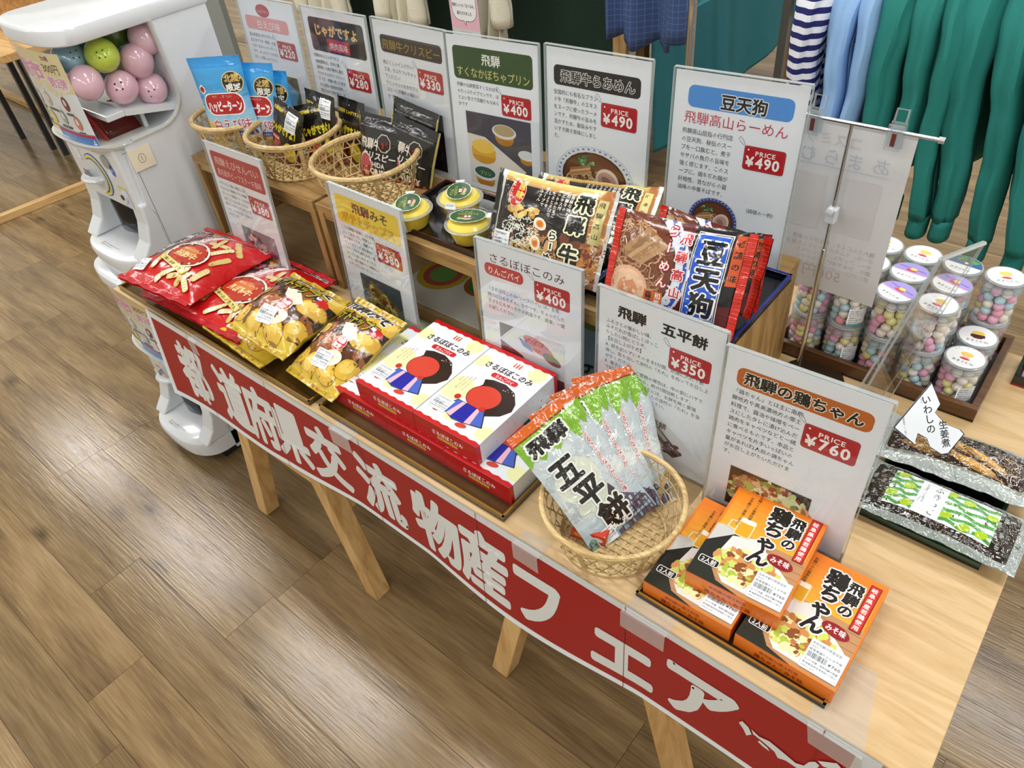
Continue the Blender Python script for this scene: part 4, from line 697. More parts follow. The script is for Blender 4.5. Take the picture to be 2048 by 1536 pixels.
def a_gohei(w, h):
    A = Art(); A.rect(0, 0, w, h, '#c3cfd4'); A.blobs(60, w*.5, h*.45, w*.46, h*.3, 16, ['#b8c6cc', '#cdd8da', '#aebcc2', '#d8e0de'], 4); A.ell(w*.38, h*.5, w*.3, h*.16, '#d5dccb'); A.blobs(60, w*.38, h*.5, w*.26, h*.14, 4, ['#dfe4d2', '#cbd3c0', '#e6eadc'], 5); A.ell(w*.42, h*.3, w*.28, h*.12, '#ccd4c6')
    A.grad(0, 0, w, h*.26, '#8fb0c4', '#bccbd2', 5)
    A.poly([(w*.42, 0), (w*.42, h*.1), (w*.66, h*.28), (w*.98, h*.12), (w*.98, 0)], '#5c5468'); A.poly([(w*.38, h*.12), (w*.66, h*.36), (w*.7, h*.3), (w*.46, h*.1)], '#38303c')
    for i in range(6): A.rect(w*.48, h*(.01 + i*.028), w*.95, h*(.014 + i*.028), '#2c2434')
    for i in range(8): A.rect(w*(.5 + i*.06), 0, w*(.508 + i*.06), h*.16, '#34293a')
    A.blobs(16, w*.55, h*.08, w*.1, h*.03, 5, ['#cfc6d8', '#b4a8c0'], 3); A.blobs(30, w*.2, h*.05, w*.2, h*.05, 8, ['#5c7a74', '#3a5a54', '#7c9a8c'], 6)
    A.poly([(0, h*.95), (w, h*.95), (w, h*.84), (w*.92, h*.76), (w*.86, h*.82), (w*.76, h*.7), (w*.68, h*.8), (w*.54, h*.78), (w*.44, h*.74), (w*.34, h*.8), (w*.22, h*.74), (w*.12, h*.8), (0, h*.74)], '#7db32c')
    R = random.Random(2)
    for i in range(90): x = R.random() * w; y = h * R.uniform(.8, .94); A.raw([(x, y), (x + 1, y), (x + R.uniform(-5, 5), y - R.uniform(8, 20))], [(0, 1, 2)], R.choice(['#94c840', '#5f9424', '#a8d858']), A.z + 1 + i * .03)
    A.z += 5; A.rect(0, h*.935, w, h, '#d0601c'); A.rect(0, h*.93, w, h*.94, '#7a2c10')
    A.otext('飛騨', w*.1, h*.80, 27, '#111', '#e9eee6', bold=.06, ob=.15, width=w*.56)
    for i, ch in enumerate('五平餅'): A.otext(ch, w*(.12 + .10 * i), h*(.52 - .215 * i), 50, '#0e0e0e', '#e6eae6', bold=.05, ob=.1)
    A.otext('ふるさとのなつかしい味', w*.76, h*.74, 9.5, '#b01c2a', '#f2eaea', bold=.03, ob=.14, vert=True, pitch=10.6); sticker(A, w*.12, h*.01, 34, 26, '五平餅', '¥350'); return A
# boxes ------------------------------------------------------------------
def box_thing(name, label, group, M, W, D, H, card, top, front, side=None, mat=None):
    t = thing(name, label, 'box', M, group); MB().box(0, W, 0, D, 0, H).build('carton', card, t, bevel=.0016)
    top.clip_to(0, 0, W * 1000, D * 1000); top.build('printed_top', mat or PG, t, lambda x, y, o: (x, y, H + o)); front.clip_to(0, 0, W * 1000, H * 1000); front.build('printed_front', mat or PG, t, lambda x, y, o: (x, -o, y))
    if side: side.build('printed_side', mat or PG, t, lambda x, y, o: (W + o, x, y))
    return t
def scallop(A, x0, x1, y, dy, c):
    n = 14; p = [(x0, y + dy)]
    for i in range(n + 1): x = x0 + (x1 - x0) * i / n; p.append((x, y + (1.8 if i % 2 else -.6)))
    p.append((x1, y + dy)); A.poly(p if dy < 0 else p[::-1], c)
def a_gift(w, d):
    A = Art(); A.rect(0, 0, w, d, '#e6ecf2')
    for x, y, r in ((22, 90, 30), (120, 190, 18), (12, 170, 16), (60, 35, 16), (134, 30, 16)): A.ell(x, y, r, r, '#e9eeb2')
    scallop(A, 0, w, 8, -12, '#c4161c'); scallop(A, 0, w, d - 10, 14, '#c4161c')
    for i in range(3): A.rect(w*.47 + i * 6, d*.865, w*.47 + i * 6 + 3.4, d*.905, '#d0602a'); A.ell(w*.47 + i * 6 + 1.7, d*.915, 1.6, 1.6, '#c03a2a', n=10)
    A.text('さるぼぼこのみ', w*.14, d*.755, 17, '#2e1c16', bold=.035, width=w*.74); A.rrect(w*.34, d*.675, w*.74, d*.73, 5, '#c8202a'); A.text('りんごパイ', w*.4, d*.685, 8.5, '#fff', bold=.02, width=w*.28)
    for i, t in enumerate(('やさしいりんごの', 'あまいかおりと', 'さくさくパイを', 'どうぞ')): A.text(t, 30 - i * 7, d*.6 - i * 3, 5, '#c27a9a' if i % 2 else '#8a6a9a', vert=True, res=1)
    # plain folk-doll motif: dark hood, faceless red head, short blue coat
    A.poly([(w*.34, d*.62), (w*.44, d*.65), (w*.62, d*.66), (w*.8, d*.62), (w*.93, d*.52), (w*.97, d*.44), (w*.9, d*.35), (w*.74, d*.28), (w*.5, d*.3), (w*.36, d*.36), (w*.32, d*.46), (w*.38, d*.56)], '#2c1a14')
    A.ell(w*.54, d*.445, w*.23, d*.135, '#1f1310'); A.ell(w*.54, d*.445, w*.222, d*.13, '#cf3f2e')
    A.blobs(8, w*.74, d*.6, w*.12, d*.02, 1.2, ['#f0f0ec'], 3)
    A.poly([(w*.3, d*.32), (w*.72, d*.32), (w*.86, d*.17), (w*.6, d*.13), (w*.46, d*.12), (w*.2, d*.18)], '#1d1a2e'); A.poly([(w*.31, d*.315), (w*.71, d*.315), (w*.84, d*.175), (w*.6, d*.137), (w*.46, d*.127), (w*.22, d*.183)], '#4663c4'); A.poly([(w*.42, d*.315), (w*.6, d*.315), (w*.62, d*.14), (w*.42, d*.13)], '#1c1ea0')
    A.poly([(w*.38, d*.315), (w*.43, d*.315), (w*.41, d*.14), (w*.33, d*.15)], '#eeb8cc'); A.poly([(w*.6, d*.315), (w*.65, d*.315), (w*.7, d*.15), (w*.62, d*.14)], '#eeb8cc'); A.ell(w*.2, d*.14, 8, 4, '#cf3f2e', rot=20); A.ell(w*.62, d*.105, 11, 5, '#cf3f2e', rot=10); A.ell(w*.26, d*.34, 6, 6, '#c02a28'); A.ell(w*.66, d*.33, 6, 6, '#c02a28')
    sticker(A, 6, d*.13, 38, 32, 'さるぼぼこのみ', '¥400'); return A
def a_giftf(w, h):
    A = Art(); A.rect(0, 0, w, h, '#b81219'); A.text('さるぼぼこのみ', w*.28, h*.45, 11, '#f4ecec', bold=.035, width=w*.5); A.rrect(w*.36, h*.22, w*.68, h*.38, 2, '#c8b040'); A.text('りんごパイ', w*.38, h*.24, 5, '#7a1018', res=1, width=w*.28); return A
def a_kei(w, d):
    A = Art(); A.rect(0, 0, w, d, '#df7a1e'); A.grad(4, d*.98, w - 4, d*.52, '#e07a1c', '#eda82c', 8); A.rect(2, 2, w - 2, d*.54, '#b98a60')
    for i in range(7): A.rect(2, d*(.06 + i*.07), w - 2, d*(.064 + i*.07), '#96693f')
    A.poly([(2, d*.54), (2, d*.3), (w*.3, d*.2), (w*.42, d*.5), (w*.3, d*.56)], '#c8c8c4'); A.poly([(w*.0, d*.34), (w*.26, d*.52), (w*.34, d*.46), (w*.14, d*.16), (0, d*.18)], '#1a1c1a')
    A.poly([(w*.22, d*.48), (w*.44, d*.54), (w*.7, d*.42), (w*.92, d*.3), (w*.96, d*.12), (w*.7, d*.04), (w*.36, d*.05), (w*.16, d*.2)], '#dcdcd8'); A.blobs(230, w*.5, d*.25, w*.33, d*.15, 6.5, ['#c9d466', '#a8bc40', '#e3e4a4', '#b8763c', '#d09458', '#8a4c24', '#dfe0b8', '#c98850'], 7, .7)
    A.poly([(0, d*.2), (w*.12, d*.2), (w*.3, d*.04), (w*.56, d*.0), (0, 0)], '#22261f'); A.ell(w*.5, d*-.0, 1, 1, '#22261f')
    A.rrect(w*.2, d*.5, w*.38, d*.69, 4, '#e6d9a0'); A.rrect(w*.215, d*.51, w*.365, d*.66, 3, '#dba21a'); A.rrect(w*.215, d*.64, w*.365, d*.685, 2, '#f2eedd'); A.line([(w*.2, d*.63), (w*.13, d*.62), (w*.12, d*.55), (w*.2, d*.54)], 3, '#d9cfa8')
    A.otext('鶏ちゃん', w*.44, d*.93, 30, '#120e0c', '#f6f2ec', bold=.05, ob=.11, vert=True, pitch=27); A.otext('飛騨の', w*.67, d*.9, 20, '#120e0c', '#f6f2ec', bold=.05, ob=.12, vert=True, pitch=20); A.text('けい', w*.6, d*.95, 4.5, '#2a1810', vert=True, res=1)
    A.rect(w*.845, d*.5, w*.955, d*.95, '#7c1014'); A.rect(w*.855, d*.508, w*.945, d*.942, '#c8201e'); A.text('岐阜県産若鶏使用', w*.865, d*.93, 8.4, '#f6eee6', bold=.03, vert=True, pitch=d*.053); A.ell(w*.76, d*.43, w*.14, d*.055, '#8c1420', rot=-8); A.text('みそ味', w*.66, d*.41, 11, '#f6eee8', bold=.035, width=w*.2)
    for i, t in enumerate(('お鍋一つの簡単料理', 'お手軽にご賞味ください')): A.text(t, w*.26 - i * 11, d*.95 - i * 7, 5.2, '#3a1c08', vert=True, bold=.01, res=1, pitch=5.4)
    A.rrect(w*.04, d*.13, w*.26, d*.2, 3, '#f0ece4'); A.rrect(w*.048, d*.136, w*.252, d*.194, 2.6, '#161616'); A.text('2人前', w*.07, d*.145, 9, '#f4f4f0', bold=.03, width=w*.16); sticker(A, w*.62, d*.035, 47, 46, '鶏ちゃんみそ味', '¥760'); return A
def a_keif(w, h):
    A = Art(); A.rect(0, 0, w, h, '#e07420'); A.text('奥飛騨の郷土料理', w*.26, h*.55, 7, '#8a2410', bold=.03, width=w*.4); A.text('鶏ちゃん・みそ味', w*.22, h*.16, 9, '#8a2410', bold=.04, width=w*.5); return A
# ------------------------------------------------------------------ bamboo baskets
bamboo = wood('bamboo_strip', '#94764a', '#cdb480', 2, 2.5, .45, 14); bamboo_r = wood('bamboo_rim', '#a3834e', '#d6bc86', 0, 3, .4, 12)
def basket(label, cx, cy, z, r, rb, h, nd=26, style=0, oval=1.0):
    t = thing('bamboo_basket', label, 'basket', Vector((cx, cy, z)), 'open-weave bamboo baskets')
    R = random.Random(int(r * 1e4)); rad = lambda v: rb + (r - rb) * (max(0, v) ** .7); pt = lambda a, v, o=0: ((rad(v) + o) * math.cos(a) * oval, (rad(v) + o) * math.sin(a), .003 + v * (h - .004))
    rim = MB()
    for j, (dz, rr) in enumerate(((0, .0052), (-.004, .0036))):
        rim.tube([((r + .0005) * math.cos(a) * oval + 0, (r + .0005) * math.sin(a), h + dz + .0012 * math.sin(a * 3 + j)) for a in [2 * PI * i / 60 for i in range(60)]], rr * 1.15 if style == 0 else rr * .8, 8, closed=True)
    rim.build('rim', bamboo_r, t, True)
    wv = MB()
    def strip(p0, p1, wd, o, n=10, tilt=0):
        vs = []; fs = []
        for i in range(n + 1):
            k = i / n; a = p0[0] + (p1[0] - p0[0]) * k; v = p0[1] + (p1[1] - p0[1]) * k; q = Vector(pt(a, v, o + .0012 * math.sin(i * 2.5 + tilt))); 
            da, dv = (p1[0] - p0[0]) * r, (p1[1] - p0[1]) * h; L = math.hypot(da, dv); ta = -dv / L * wd / 2; tv = da / L * wd / 2
            for s in (-1, 1):
                q2 = Vector(pt(a + s * ta / r, v + s * tv / h, o + .0012 * math.sin(i * 2.5 + tilt))); vs += [q2, q2 + Vector((math.cos(a), math.sin(a), 0)) * .0008]
        for i in range(n): b = i * 4; fs += [(b, b + 2, b + 6, b + 4), (b + 1, b + 5, b + 7, b + 3), (b, b + 4, b + 5, b + 1), (b + 2, b + 3, b + 7, b + 6)]
        wv.add(vs, fs)
    tw = 2 * PI / nd * (h / .02) * .40
    for i in range(nd):
        a = 2 * PI * i / nd; strip((a, 0), (a + tw, .97), .0028, .0006, tilt=i); strip((a + .05, 0), (a - tw + .05, .97), .0028, -.0006, tilt=i + 1.5)
    for v in ((.22, .5, .76) if h > .07 else (.3, .65)): wv.tube([pt(2 * PI * i / 48, v + .012 * math.sin(i * 1.7)) for i in range(48)], .0013, 5, closed=True)
    wv.build('woven_wall', bamboo, t)['kind'] = 'stuff'
    fm = MB()
    for i in range(-5, 6):
        x = i * rb / 6; y = math.sqrt(max(0, rb * rb - x * x)); fm.box(x * oval - .003, x * oval + .003, -y, y, .0006, .0016); fm.box(-y * oval, y * oval, x - .003, x + .003, .0017, .0027)
    fm.build('woven_base', bamboo, t)
    ring = MB().tube([pt(2 * PI * i / 48, .02, .001) for i in range(48)], .002, 6, closed=True).build('foot_ring', bamboo_r, t, True)
    for i in range(7):
        a = 2 * PI * i / 7 + .35; m = MB(); da = .0045 / r
        vs = []
        for j in range(7):
            v = j / 6 * .96
            for s in (-1, 1): vs += [pt(a + s * da, v, .0018), pt(a + s * da, v, .003)]
        m.add(vs, [f for j in range(6) for f in ((j*4, j*4+2, j*4+6, j*4+4), (j*4+1, j*4+5, j*4+7, j*4+3), (j*4, j*4+4, j*4+5, j*4+1), (j*4+2, j*4+3, j*4+7, j*4+6))]).build('stave', bamboo_r, t)
    return t
B3 = at(745, 306, 1.0); B2 = at(618, 262, 1.0); B1 = at(478, 238, 1.0); B4 = at(1225, 994, .785)
basket('first bamboo basket from the left, holding the blue bags', -1.772, .408, RZ, .098, .078, .085, 26, 0, 1.0)
basket('middle bamboo basket of the riser, holding the black and yellow bags', -1.552, .418, RZ, .106, .085, .088, 26, 0, 1.0)
basket('third bamboo basket from the left, holding the black crisp bags', -1.312, .416, RZ, .112, .088, .078, 28, 0, 1.0)
basket('low round bamboo basket at the table front, holding rice cake packs', B4.x, B4.y, TZ, .1045, .078, .082, 24, 1, 1.0)
# ------------------------------------------------------------------ bags in the baskets
def stand_bag(name, label, cat, TLp, TRp, ztop, y_off, h, w, t, A, col, group, seed, lean=.15, sx=0, sy=.01, wr=.0012, roll=None):
    """upright bag given the pixels of its top corners and its height; leans back by lean"""
    a = at(*TLp, ztop); 
    # put the right corner on the same depth plane direction
    d = ray(*TRp); b = None
    best = 1e9
    for i in range(400):
        k = .5 + i * .01; p = CAM + d.normalized() * k * 1.0; e = abs((p - a).length - w) + (0 if p.y > a.y - .12 else 1)
        if e < best and abs(p.z - a.z) < .06: best = e; b = p
    x = (b - a).normalized(); up = Vector((0, math.sin(lean), math.cos(lean))); up = (up - x * up.dot(x)).normalized(); bl = a - up * h
    M, _, _ = frame3(bl, bl + x * w, bl + up * h); return bag(name, label, cat, M, w, h, t, A, col, group, seed, sx, sy, wr, .5, 24)
def sbag(name, label, cat, tc, ztop, w, h, t, rz, lean, rollz, A, col, group, seed, sx=0, sy=.01, wr=.0012):
    """upright bag: tc = pixel of its top middle, ztop its height there"""
    p = aty(*tc, ztop - 5) if ztop > 4 else at(*tc, ztop); M = Matrix.Translation(p) @ Matrix.Rotation(rz, 4, 'Z') @ Matrix.Rotation(PI / 2 - lean, 4, 'X') @ Matrix.Rotation(rollz, 4, 'Z') @ Matrix.Translation((-w / 2, -h, 0))
    return bag(name, label, cat, M, w, h, t, A, col, group, seed, sx, sy, wr, .5, 24)
GB = 'blue rice cracker bags'
sbag('snack_bag', 'blue snack bag at the very back of the left basket', 'snack bag', (524, 140), 5.452, .118, .19, .022, .5, .10, -.06, a_blue(118, 190), '#2a8ad0', GB, 3)
sbag('snack_bag', 'second blue snack bag, half hidden behind the front blue bag', 'snack bag', (494, 125), 5.425, .118, .19, .022, .5, .12, -.05, a_blue(118, 190), '#2a8ad0', GB, 2)
sbag('snack_bag', 'front blue snack bag in the left bamboo basket', 'snack bag', (424, 113), 5.372, .126, .205, .028, .55, .06, .02, a_blue(126, 205), '#2a8ad0', GB, 1)
GP = 'black and yellow potato snack bags'
def potato(st): A = a_potato(100, 150); (sticker(A, *st) if st else None); return A
sbag('snack_bag', 'rearmost dark snack bag in the middle basket by the card', 'snack bag', (700, 198), 1.055, .10, .15, .02, -.1, .2, .0, potato(None), '#121110', GP, 14)
sbag('snack_bag', 'black snack bag with a white sticker at the back of the middle basket', 'snack bag', (638, 185), 1.07, .10, .15, .02, 0, .15, -.06, potato((55, 100, 36, 42, 'じゃがですよ', '¥280')), '#121110', GP, 12)
sbag('snack_bag', 'black snack bag without sticker between two others in the middle basket', 'snack bag', (622, 205), 1.05, .095, .14, .02, .45, .2, .18, potato(None), '#121110', GP, 13)
sbag('snack_bag', 'front left black snack bag with sticker in the middle basket', 'snack bag', (578, 212), 1.05, .10, .14, .024, .05, .2, -.28, potato((52, 88, 34, 42, 'じゃがですよ', '¥280')), '#121110', GP, 11)
GC = 'black crisp bags in the third basket'
sbag('snack_bag', 'rearmost black crisp bag in the third basket', 'snack bag', (832, 210), 1.07, .135, .16, .022, .0, .2, -.12, a_crispy(135, 160), '#101214', GC, 23)
sbag('snack_bag', 'black crisp bag at the right side of the third basket', 'snack bag', (832, 245), 1.045, .13, .155, .022, .12, .22, -.2, a_crispy(130, 155), '#101214', GC, 22)
sbag('snack_bag', 'front black crisp bag with gold edges in the third basket', 'snack bag', (765, 232), 1.045, .135, .155, .028, .1, .25, -.18 + .14, a_crispy(135, 155), '#101214', GC, 21)
# ------------------------------------------------------------------ ramen bags
DBG = []
def square_z(bl, br, TL, zt, lo, hi):
    """height of the top-left corner at which the bag's corner is a right angle"""
    best = (1e9, zt)
    for i in range(200):
        z = lo + (hi - lo) * i / 199; p = at(*TL, z); x = (br - bl).normalized(); y = (p - bl).normalized(); e = abs(x.dot(y))
        if e < best[0]: best = (e, z)
    return best[1]
def rbag(label, BL, BR, TL, zb, zt, A_fn, col, grp, seed, t=.04, w=None, h=None):
    zq = square_z(at(*BL, zb), at(*BR, zb), TL, zt, zt - .03, zt + .06); M, w0, h0 = frame3(at(*BL, zb), at(*BR, zb), at(*TL, zq)); W, H = w or w0, h or h0; DBG.append((label[:30], zt, round(zq, 3), round(w0, 3), round(h0, 3)))
    return bag('ramen_bag', label, 'ramen bag', M, W, H, t, A_fn(W * 1000, H * 1000), col, grp, seed, sx=.011, sy=0, wr=.0022, back=.5)

rbag('rear black ramen bag mostly hidden behind the front one', (1015, 500), (1270, 545), (1085, 345), .93, 1.035, a_gyu, '#15120f', 'black beef ramen bags', 32)
rbag('front black ramen bag with egg picture and big brush letters', (966, 520), (1192, 585), (1003, 335), .945, 1.085, a_gyu, '#15120f', 'black beef ramen bags', 31, t=.055)
rbag('lowest red and black ramen bag, peeking out at the back right', (1330, 590), (1515, 625), (1350, 440), .94, 1.03, a_mame, '#140f10', 'red and black ramen bags', 43, t=.03)
rbag('middle red and black ramen bag leaning behind the front one', (1290, 560), (1500, 640), (1325, 408), .95, 1.06, a_mame, '#140f10', 'red and black ramen bags', 42, t=.035)
rbag('front red and black ramen bag with the blue panel fully in view', (1202, 610), (1465, 682), (1240, 412), .95, 1.10, a_mame, '#140f10', 'red and black ramen bags', 41, t=.058)
# ------------------------------------------------------------------ lying snack bags
def lbag(label, BL, BR, TL, z3, A_fn, col, grp, seed, t=.05, wr=.002, nm='snack_bag'):
    zq = square_z(at(*BL, z3[0]), at(*BR, z3[1]), TL, z3[2], z3[0] - .02, z3[0] + .06); M, w0, h0 = frame3(at(*BL, z3[0]), at(*BR, z3[1]), at(*TL, zq)); DBG.append((label[:30], z3[2], round(zq, 3), round(w0, 3), round(h0, 3)))
    return bag(nm, label, 'snack bag', M, w0, h0, t, A_fn(w0 * 1000, h0 * 1000), col, grp, seed, sx=0, sy=.013, wr=wr, back=.45)
GR = 'red steak-flavour snack bags'; GY = 'yellow and brown potato chip bags'
lbag('lowest red snack bag, only its front seal showing under the top one', (282, 592), (436, 660), (455, 490), (.722, .722, .745), a_red, '#b0141a', GR, 53, t=.03)
lbag('red snack bag lying right of and under the top red one', (322, 610), (476, 690), (520, 500), (.735, .735, .775), a_red, '#b0141a', GR, 52, t=.045)
lbag('topmost red snack bag at the far left of the table', (234, 556), (372, 616), (415, 458), (.775, .770, .825), a_red, '#b0141a', GR, 51, t=.075)
lbag('lowest yellow chip bag, only its gold front seal showing', (405, 655), (520, 738), (585, 570), (.735, .725, .77), a_chips, '#c8a830', GY, 63, t=.035)
lbag('yellow and brown chip bag lying lower, beside the red gift boxes', (572, 742), (664, 806), (700, 585), (.728, .728, .765), a_chips, '#c8a830', GY, 62, t=.065)
lbag('topmost yellow and brown chip bag, crumpled across the others', (452, 652), (565, 722), (590, 548), (.775, .765, .80), a_chips, '#c8a830', GY, 61, t=.085, wr=.003)
# ------------------------------------------------------------------ gift boxes
card_w = plain('gift_card_white', '#e4eaf0', .3, coat=.3); W, D, H = .144, .214, .0415; GG = 'red and white gift boxes'
def gift(x, y, z, label, rz=0):
    s = Art(); s.rect(0, 0, D * 1000, H * 1000, '#dfe5ec'); s.rect(0, 0, 8, H * 1000, '#c4161c'); s.rect(D * 1000 - 10, 0, D * 1000, H * 1000, '#c4161c'); s.blobs(12, 110, 20, 90, 16, 1.5, ['#b85a50'], 3)
    f = a_giftf(W * 1000, H * 1000); return box_thing('gift_box', label, GG, pose((x, y, z), rz), W, D, H, card_w, a_gift(W * 1000, D * 1000), f, s)
z0 = TZ + .0045
gift(-1.078, .045, z0, 'lower gift box at the left end of its row'); gift(-.932, .044, z0, 'lower gift box in the middle of its row'); gift(-.7855, .043, z0, 'lower gift box at the right end, beside the round basket')
gift(-1.003, .052, z0 + H + .0006, 'upper gift box on the left'); gift(-.857, .052, z0 + H + .0006, 'upper gift box on the right')
# ------------------------------------------------------------------ chicken boxes
W2, D2, H2 = .131, .180, .029; GK = 'orange chicken boxes'
def kei(x, y, z, label, rz=0): return box_thing('food_box', label, GK, pose((x, y, z), rz), W2, D2, H2, plain('kei_card', '#d4691c', .35, coat=.3), a_kei(W2 * 1000, D2 * 1000), a_keif(W2 * 1000, H2 * 1000))
kei(-.389, .030, TZ + .0045, 'lower orange box on the left, partly under the top one', .02); kei(-.2515, .032, TZ + .0045, 'lower orange box on the right, nearest the table corner', -.01); kei(-.342, .060, TZ + .0045 + H2 + .0006, 'topmost orange box resting on the two others', .05)
# ------------------------------------------------------------------ rice cake packs in the low basket
def a_gohei2(w, h): return a_gohei(w, h)
Wg, Hg = .125, .226; gTL = at(1013, 882, .86); gTR = at(1148, 772, .895); gB = at(1160, 1045, .738)
Mg, _, _ = frame3(gTL, gTR, gTL + (gTL - gB)); Mg = Mg @ Matrix.Translation((0, -Hg, 0))
for i, (ang, off, lab) in enumerate(((-25, .036, 'rearmost rice cake pack at the right of the fan'), (-17, .024, 'third rice cake pack of the fan from the left'), (-9, .012, 'second rice cake pack of the fan from the left'), (0, 0, 'front left rice cake pack of the fan, fully in view'))):
    M = Mg @ Matrix.Translation((Wg / 2 + off * 1.1, .0, -off * .8)) @ Matrix.Rotation(math.radians(ang), 4, 'Z') @ Matrix.Translation((-Wg / 2, 0, 0))
    bag('rice_cake_pack', lab, 'food pack', M, Wg, Hg, .016, a_gohei(Wg * 1000, Hg * 1000), '#b8c4c8', 'rice cake packs in the round basket', 70 + i, sx=0, sy=.006, wr=.0016, back=.4, n=26, mat=printm('pouch_print', .2, bump=.5, coat=1, scale=45))
rs = thing('sauce_box', 'red and orange sauce packet lying inside the round basket under the rice cake packs', 'food pack', pose((B4.x - .045, B4.y - .045, TZ + .0045), .25)); MB().box(0, .055, 0, .03, 0, .02).build('packet', plain('sauce_red', '#c43a22', .35, coat=.3), rs, bevel=.004); A = Art(); A.rect(0, 0, 55, 20, '#c8321e'); A.ell(16, 10, 12, 6, '#e08a2c'); A.ell(42, 11, 9, 5, '#e8e0d4'); A.build('printed_side', PG, rs, lambda x, y, o: (x, -o, y))
# ------------------------------------------------------------------ custard cups
def cup(px, py, label, rz):
    p = at(px, py, RZ + .05); t = thing('custard_cup', label, 'dessert cup', pose((p.x, p.y, RZ + .0045), rz), 'pumpkin custard cups'); sx = 1.0
    MB().lathe([(.0, 0), (.029, 0), (.032, .002), (.041, .030)], 32).build('custard', plain('custard', '#e3c33c', .35, coat=.4), t, True)
    MB().lathe([(.0305, 0), (.0335, .002), (.0425, .031), (.046, .032), (.046, .034), (.0445, .037), (.042, .045), (.036, .0475), (.0001, .048)], 36).build('clear_shell', clear_pl, t, True)
    MB().lathe([(.0412, .0306), (.0405, .036), (.035, .041), (.0, .0425)], 32).build('custard_top', plain('custard_top', '#f1dc62', .25, coat=.6), t, True)
    MB().lathe([(.0455, .0322), (.0468, .033), (.0468, .0345), (.0455, .0352)], 36).build('lid_rim', clear('lid_rim', tint=(.9, .93, .93), gl=.5, haze=.22), t, True)
    A = Art(); n = 32; A.poly([((34.5 + (1.2 if i % 2 else 0)) * math.cos(2*PI*i/n), (24.5 + (1.2 if i % 2 else 0)) * math.sin(2*PI*i/n)) for i in range(n)], '#e8eee6'); A.ell(0, 0, 33.5, 23.5, '#2b5a34', n=32)
    A.ell(2, 9, 12, 6, '#d8b49a', rot=-8, a0=0, a1=180); A.ell(14, 10, 5, 4, '#8cc070'); A.line([(-14, 8), (18, 5)], 2.6, '#b8483a'); A.rect(-6, 0, -1, 6, '#e8ece4'); A.rect(1, 0, 6, 6, '#e8ece4'); A.text('すくなかぼちゃ', -20, -8, 7, '#d8c85a', width=40, bold=.02); A.text('プリン', -9, -17, 9, '#d8c85a', bold=.02)
    A.rrect(-44, -3 - 6, -36, 9, 1, '#e6eaee'); A.build('label', PG, t, lambda x, y, o: (x, y, .0484 + o))
    S = Art(); S.rect(-11, 0, 11, 42, '#e6eaee'); S.lines(['名称洋生菓子', '原材料かぼちゃ', '砂糖・牛乳', '内容量90g', '要冷蔵10℃'], -10, 36, 3.4, 5.5, '#5a6068')
    def sd(x, y, o):
        a = x / .045 - .35
        if y < .030: k = y / .030; r = .0335 + .009 * k + .0007 + o; z = .002 + k * .029
        elif y < .034: r = .0478 + o; z = .032 + (y - .03) * .6
        else: r = .0458 - (y - .034) * .6 + o; z = .0355 + (y - .034) * 1.1
        return (r * math.cos(a), r * math.sin(a), z)
    S.build('side_sticker', PR, t, sd, du=3, dv=2)
cup(816, 407, 'custard cup at the left, nearest the third basket', -.9); cup(918, 384, 'custard cup at the back right of the tray', -.9); cup(936, 434, 'custard cup at the front right beside the black ramen bag', -2.6)
# ------------------------------------------------------------------ vacuum packs in the green tray
def vac(name, label, c, w, h, rz, t, A, col, grp, seed):
    M = pose(c, rz) @ Matrix.Translation((-w / 2, -h / 2, 0)); return bag(name, label, 'food pack', M, w, h, t, A, col, grp, seed, sx=.012, sy=0, wr=.0016, back=.3, mat=printm('wet_print', .12, bump=.8, coat=1, scale=55))
A = Art(); A.tf(0, 0, 0, 1.2, .9); A.rect(0, 0, 250, 90, '#aab4b2'); A.rrect(12, 12, 236, 80, 14, '#8a8f84'); A.rrect(18, 16, 230, 76, 10, '#2a1810')
for x, y, L, r in ((60, 58, 75, -8), (120, 52, 90, -14), (90, 38, 85, -10), (165, 42, 80, -18), (70, 28, 70, -6), (150, 26, 80, -10)): A.ell(x, y, L / 2, 8.5, '#3c2210', rot=r); A.ell(x, y + 1, L / 2 - 2, 7.5, '#9a7030', rot=r); A.ell(x + 4, y + 2, L / 2 - 10, 4, '#c99a52', rot=r)
A.noodles(30, 195, 40, 34, 22, 1.2, ['#b8a8b0', '#c9a050', '#e0d8d0', '#8a6a40'], 4); A.end()
vac('fish_pack', 'vacuum pack of glazed small fish at the back of the green tray', (-.118, .500, TZ + .030), .225, .108, .06, .028, A, '#9aa6a2', None, 81)
A = Art(); A.tf(0, 0, 0, 1.12, .9); A.rect(0, 0, 250, 100, '#8f9a96'); A.rrect(10, 8, 240, 92, 14, '#1c130c'); A.blobs(120, 125, 50, 112, 40, 9, ['#20160e', '#3a2814', '#120c08', '#2c1e10'], 5, .3)
A.rect(45, 20, 205, 86, '#e4ebee')
for k in range(6):
    y = 26 + k * 10.5
    for x0, x1 in ((45, 88), (128, 205)): A.line([(x0 + (x1 - x0) * i / 8, min(83, max(22, y + 2.5 * math.sin(i * 1.3 + k * 2)))) for i in range(9)], 5.6, '#4f9a44')
for x, y in ((58, 80), (52, 40), (78, 30), (72, 62), (134, 78), (136, 36), (160, 74), (165, 28), (196, 66), (190, 30)): A.ell(x, y, 9, 6, '#a6c824', rot=20)
A.rect(88, 20, 128, 86, '#e4ebee'); A.text('ふきっこ', 108, 82, 13.5, '#1c1c1c', bold=.01, vert=True, pitch=15); A.text('名称惣菜ふき砂糖醤油', 95, 80, 4, '#667', vert=True, res=1); A.end()
vac('butterbur_pack', 'dark vacuum pack with green and white wavy label in the green tray', (-.108, .382, TZ + .026), .225, .112, -.0, .024, A, '#87908c', None, 82)
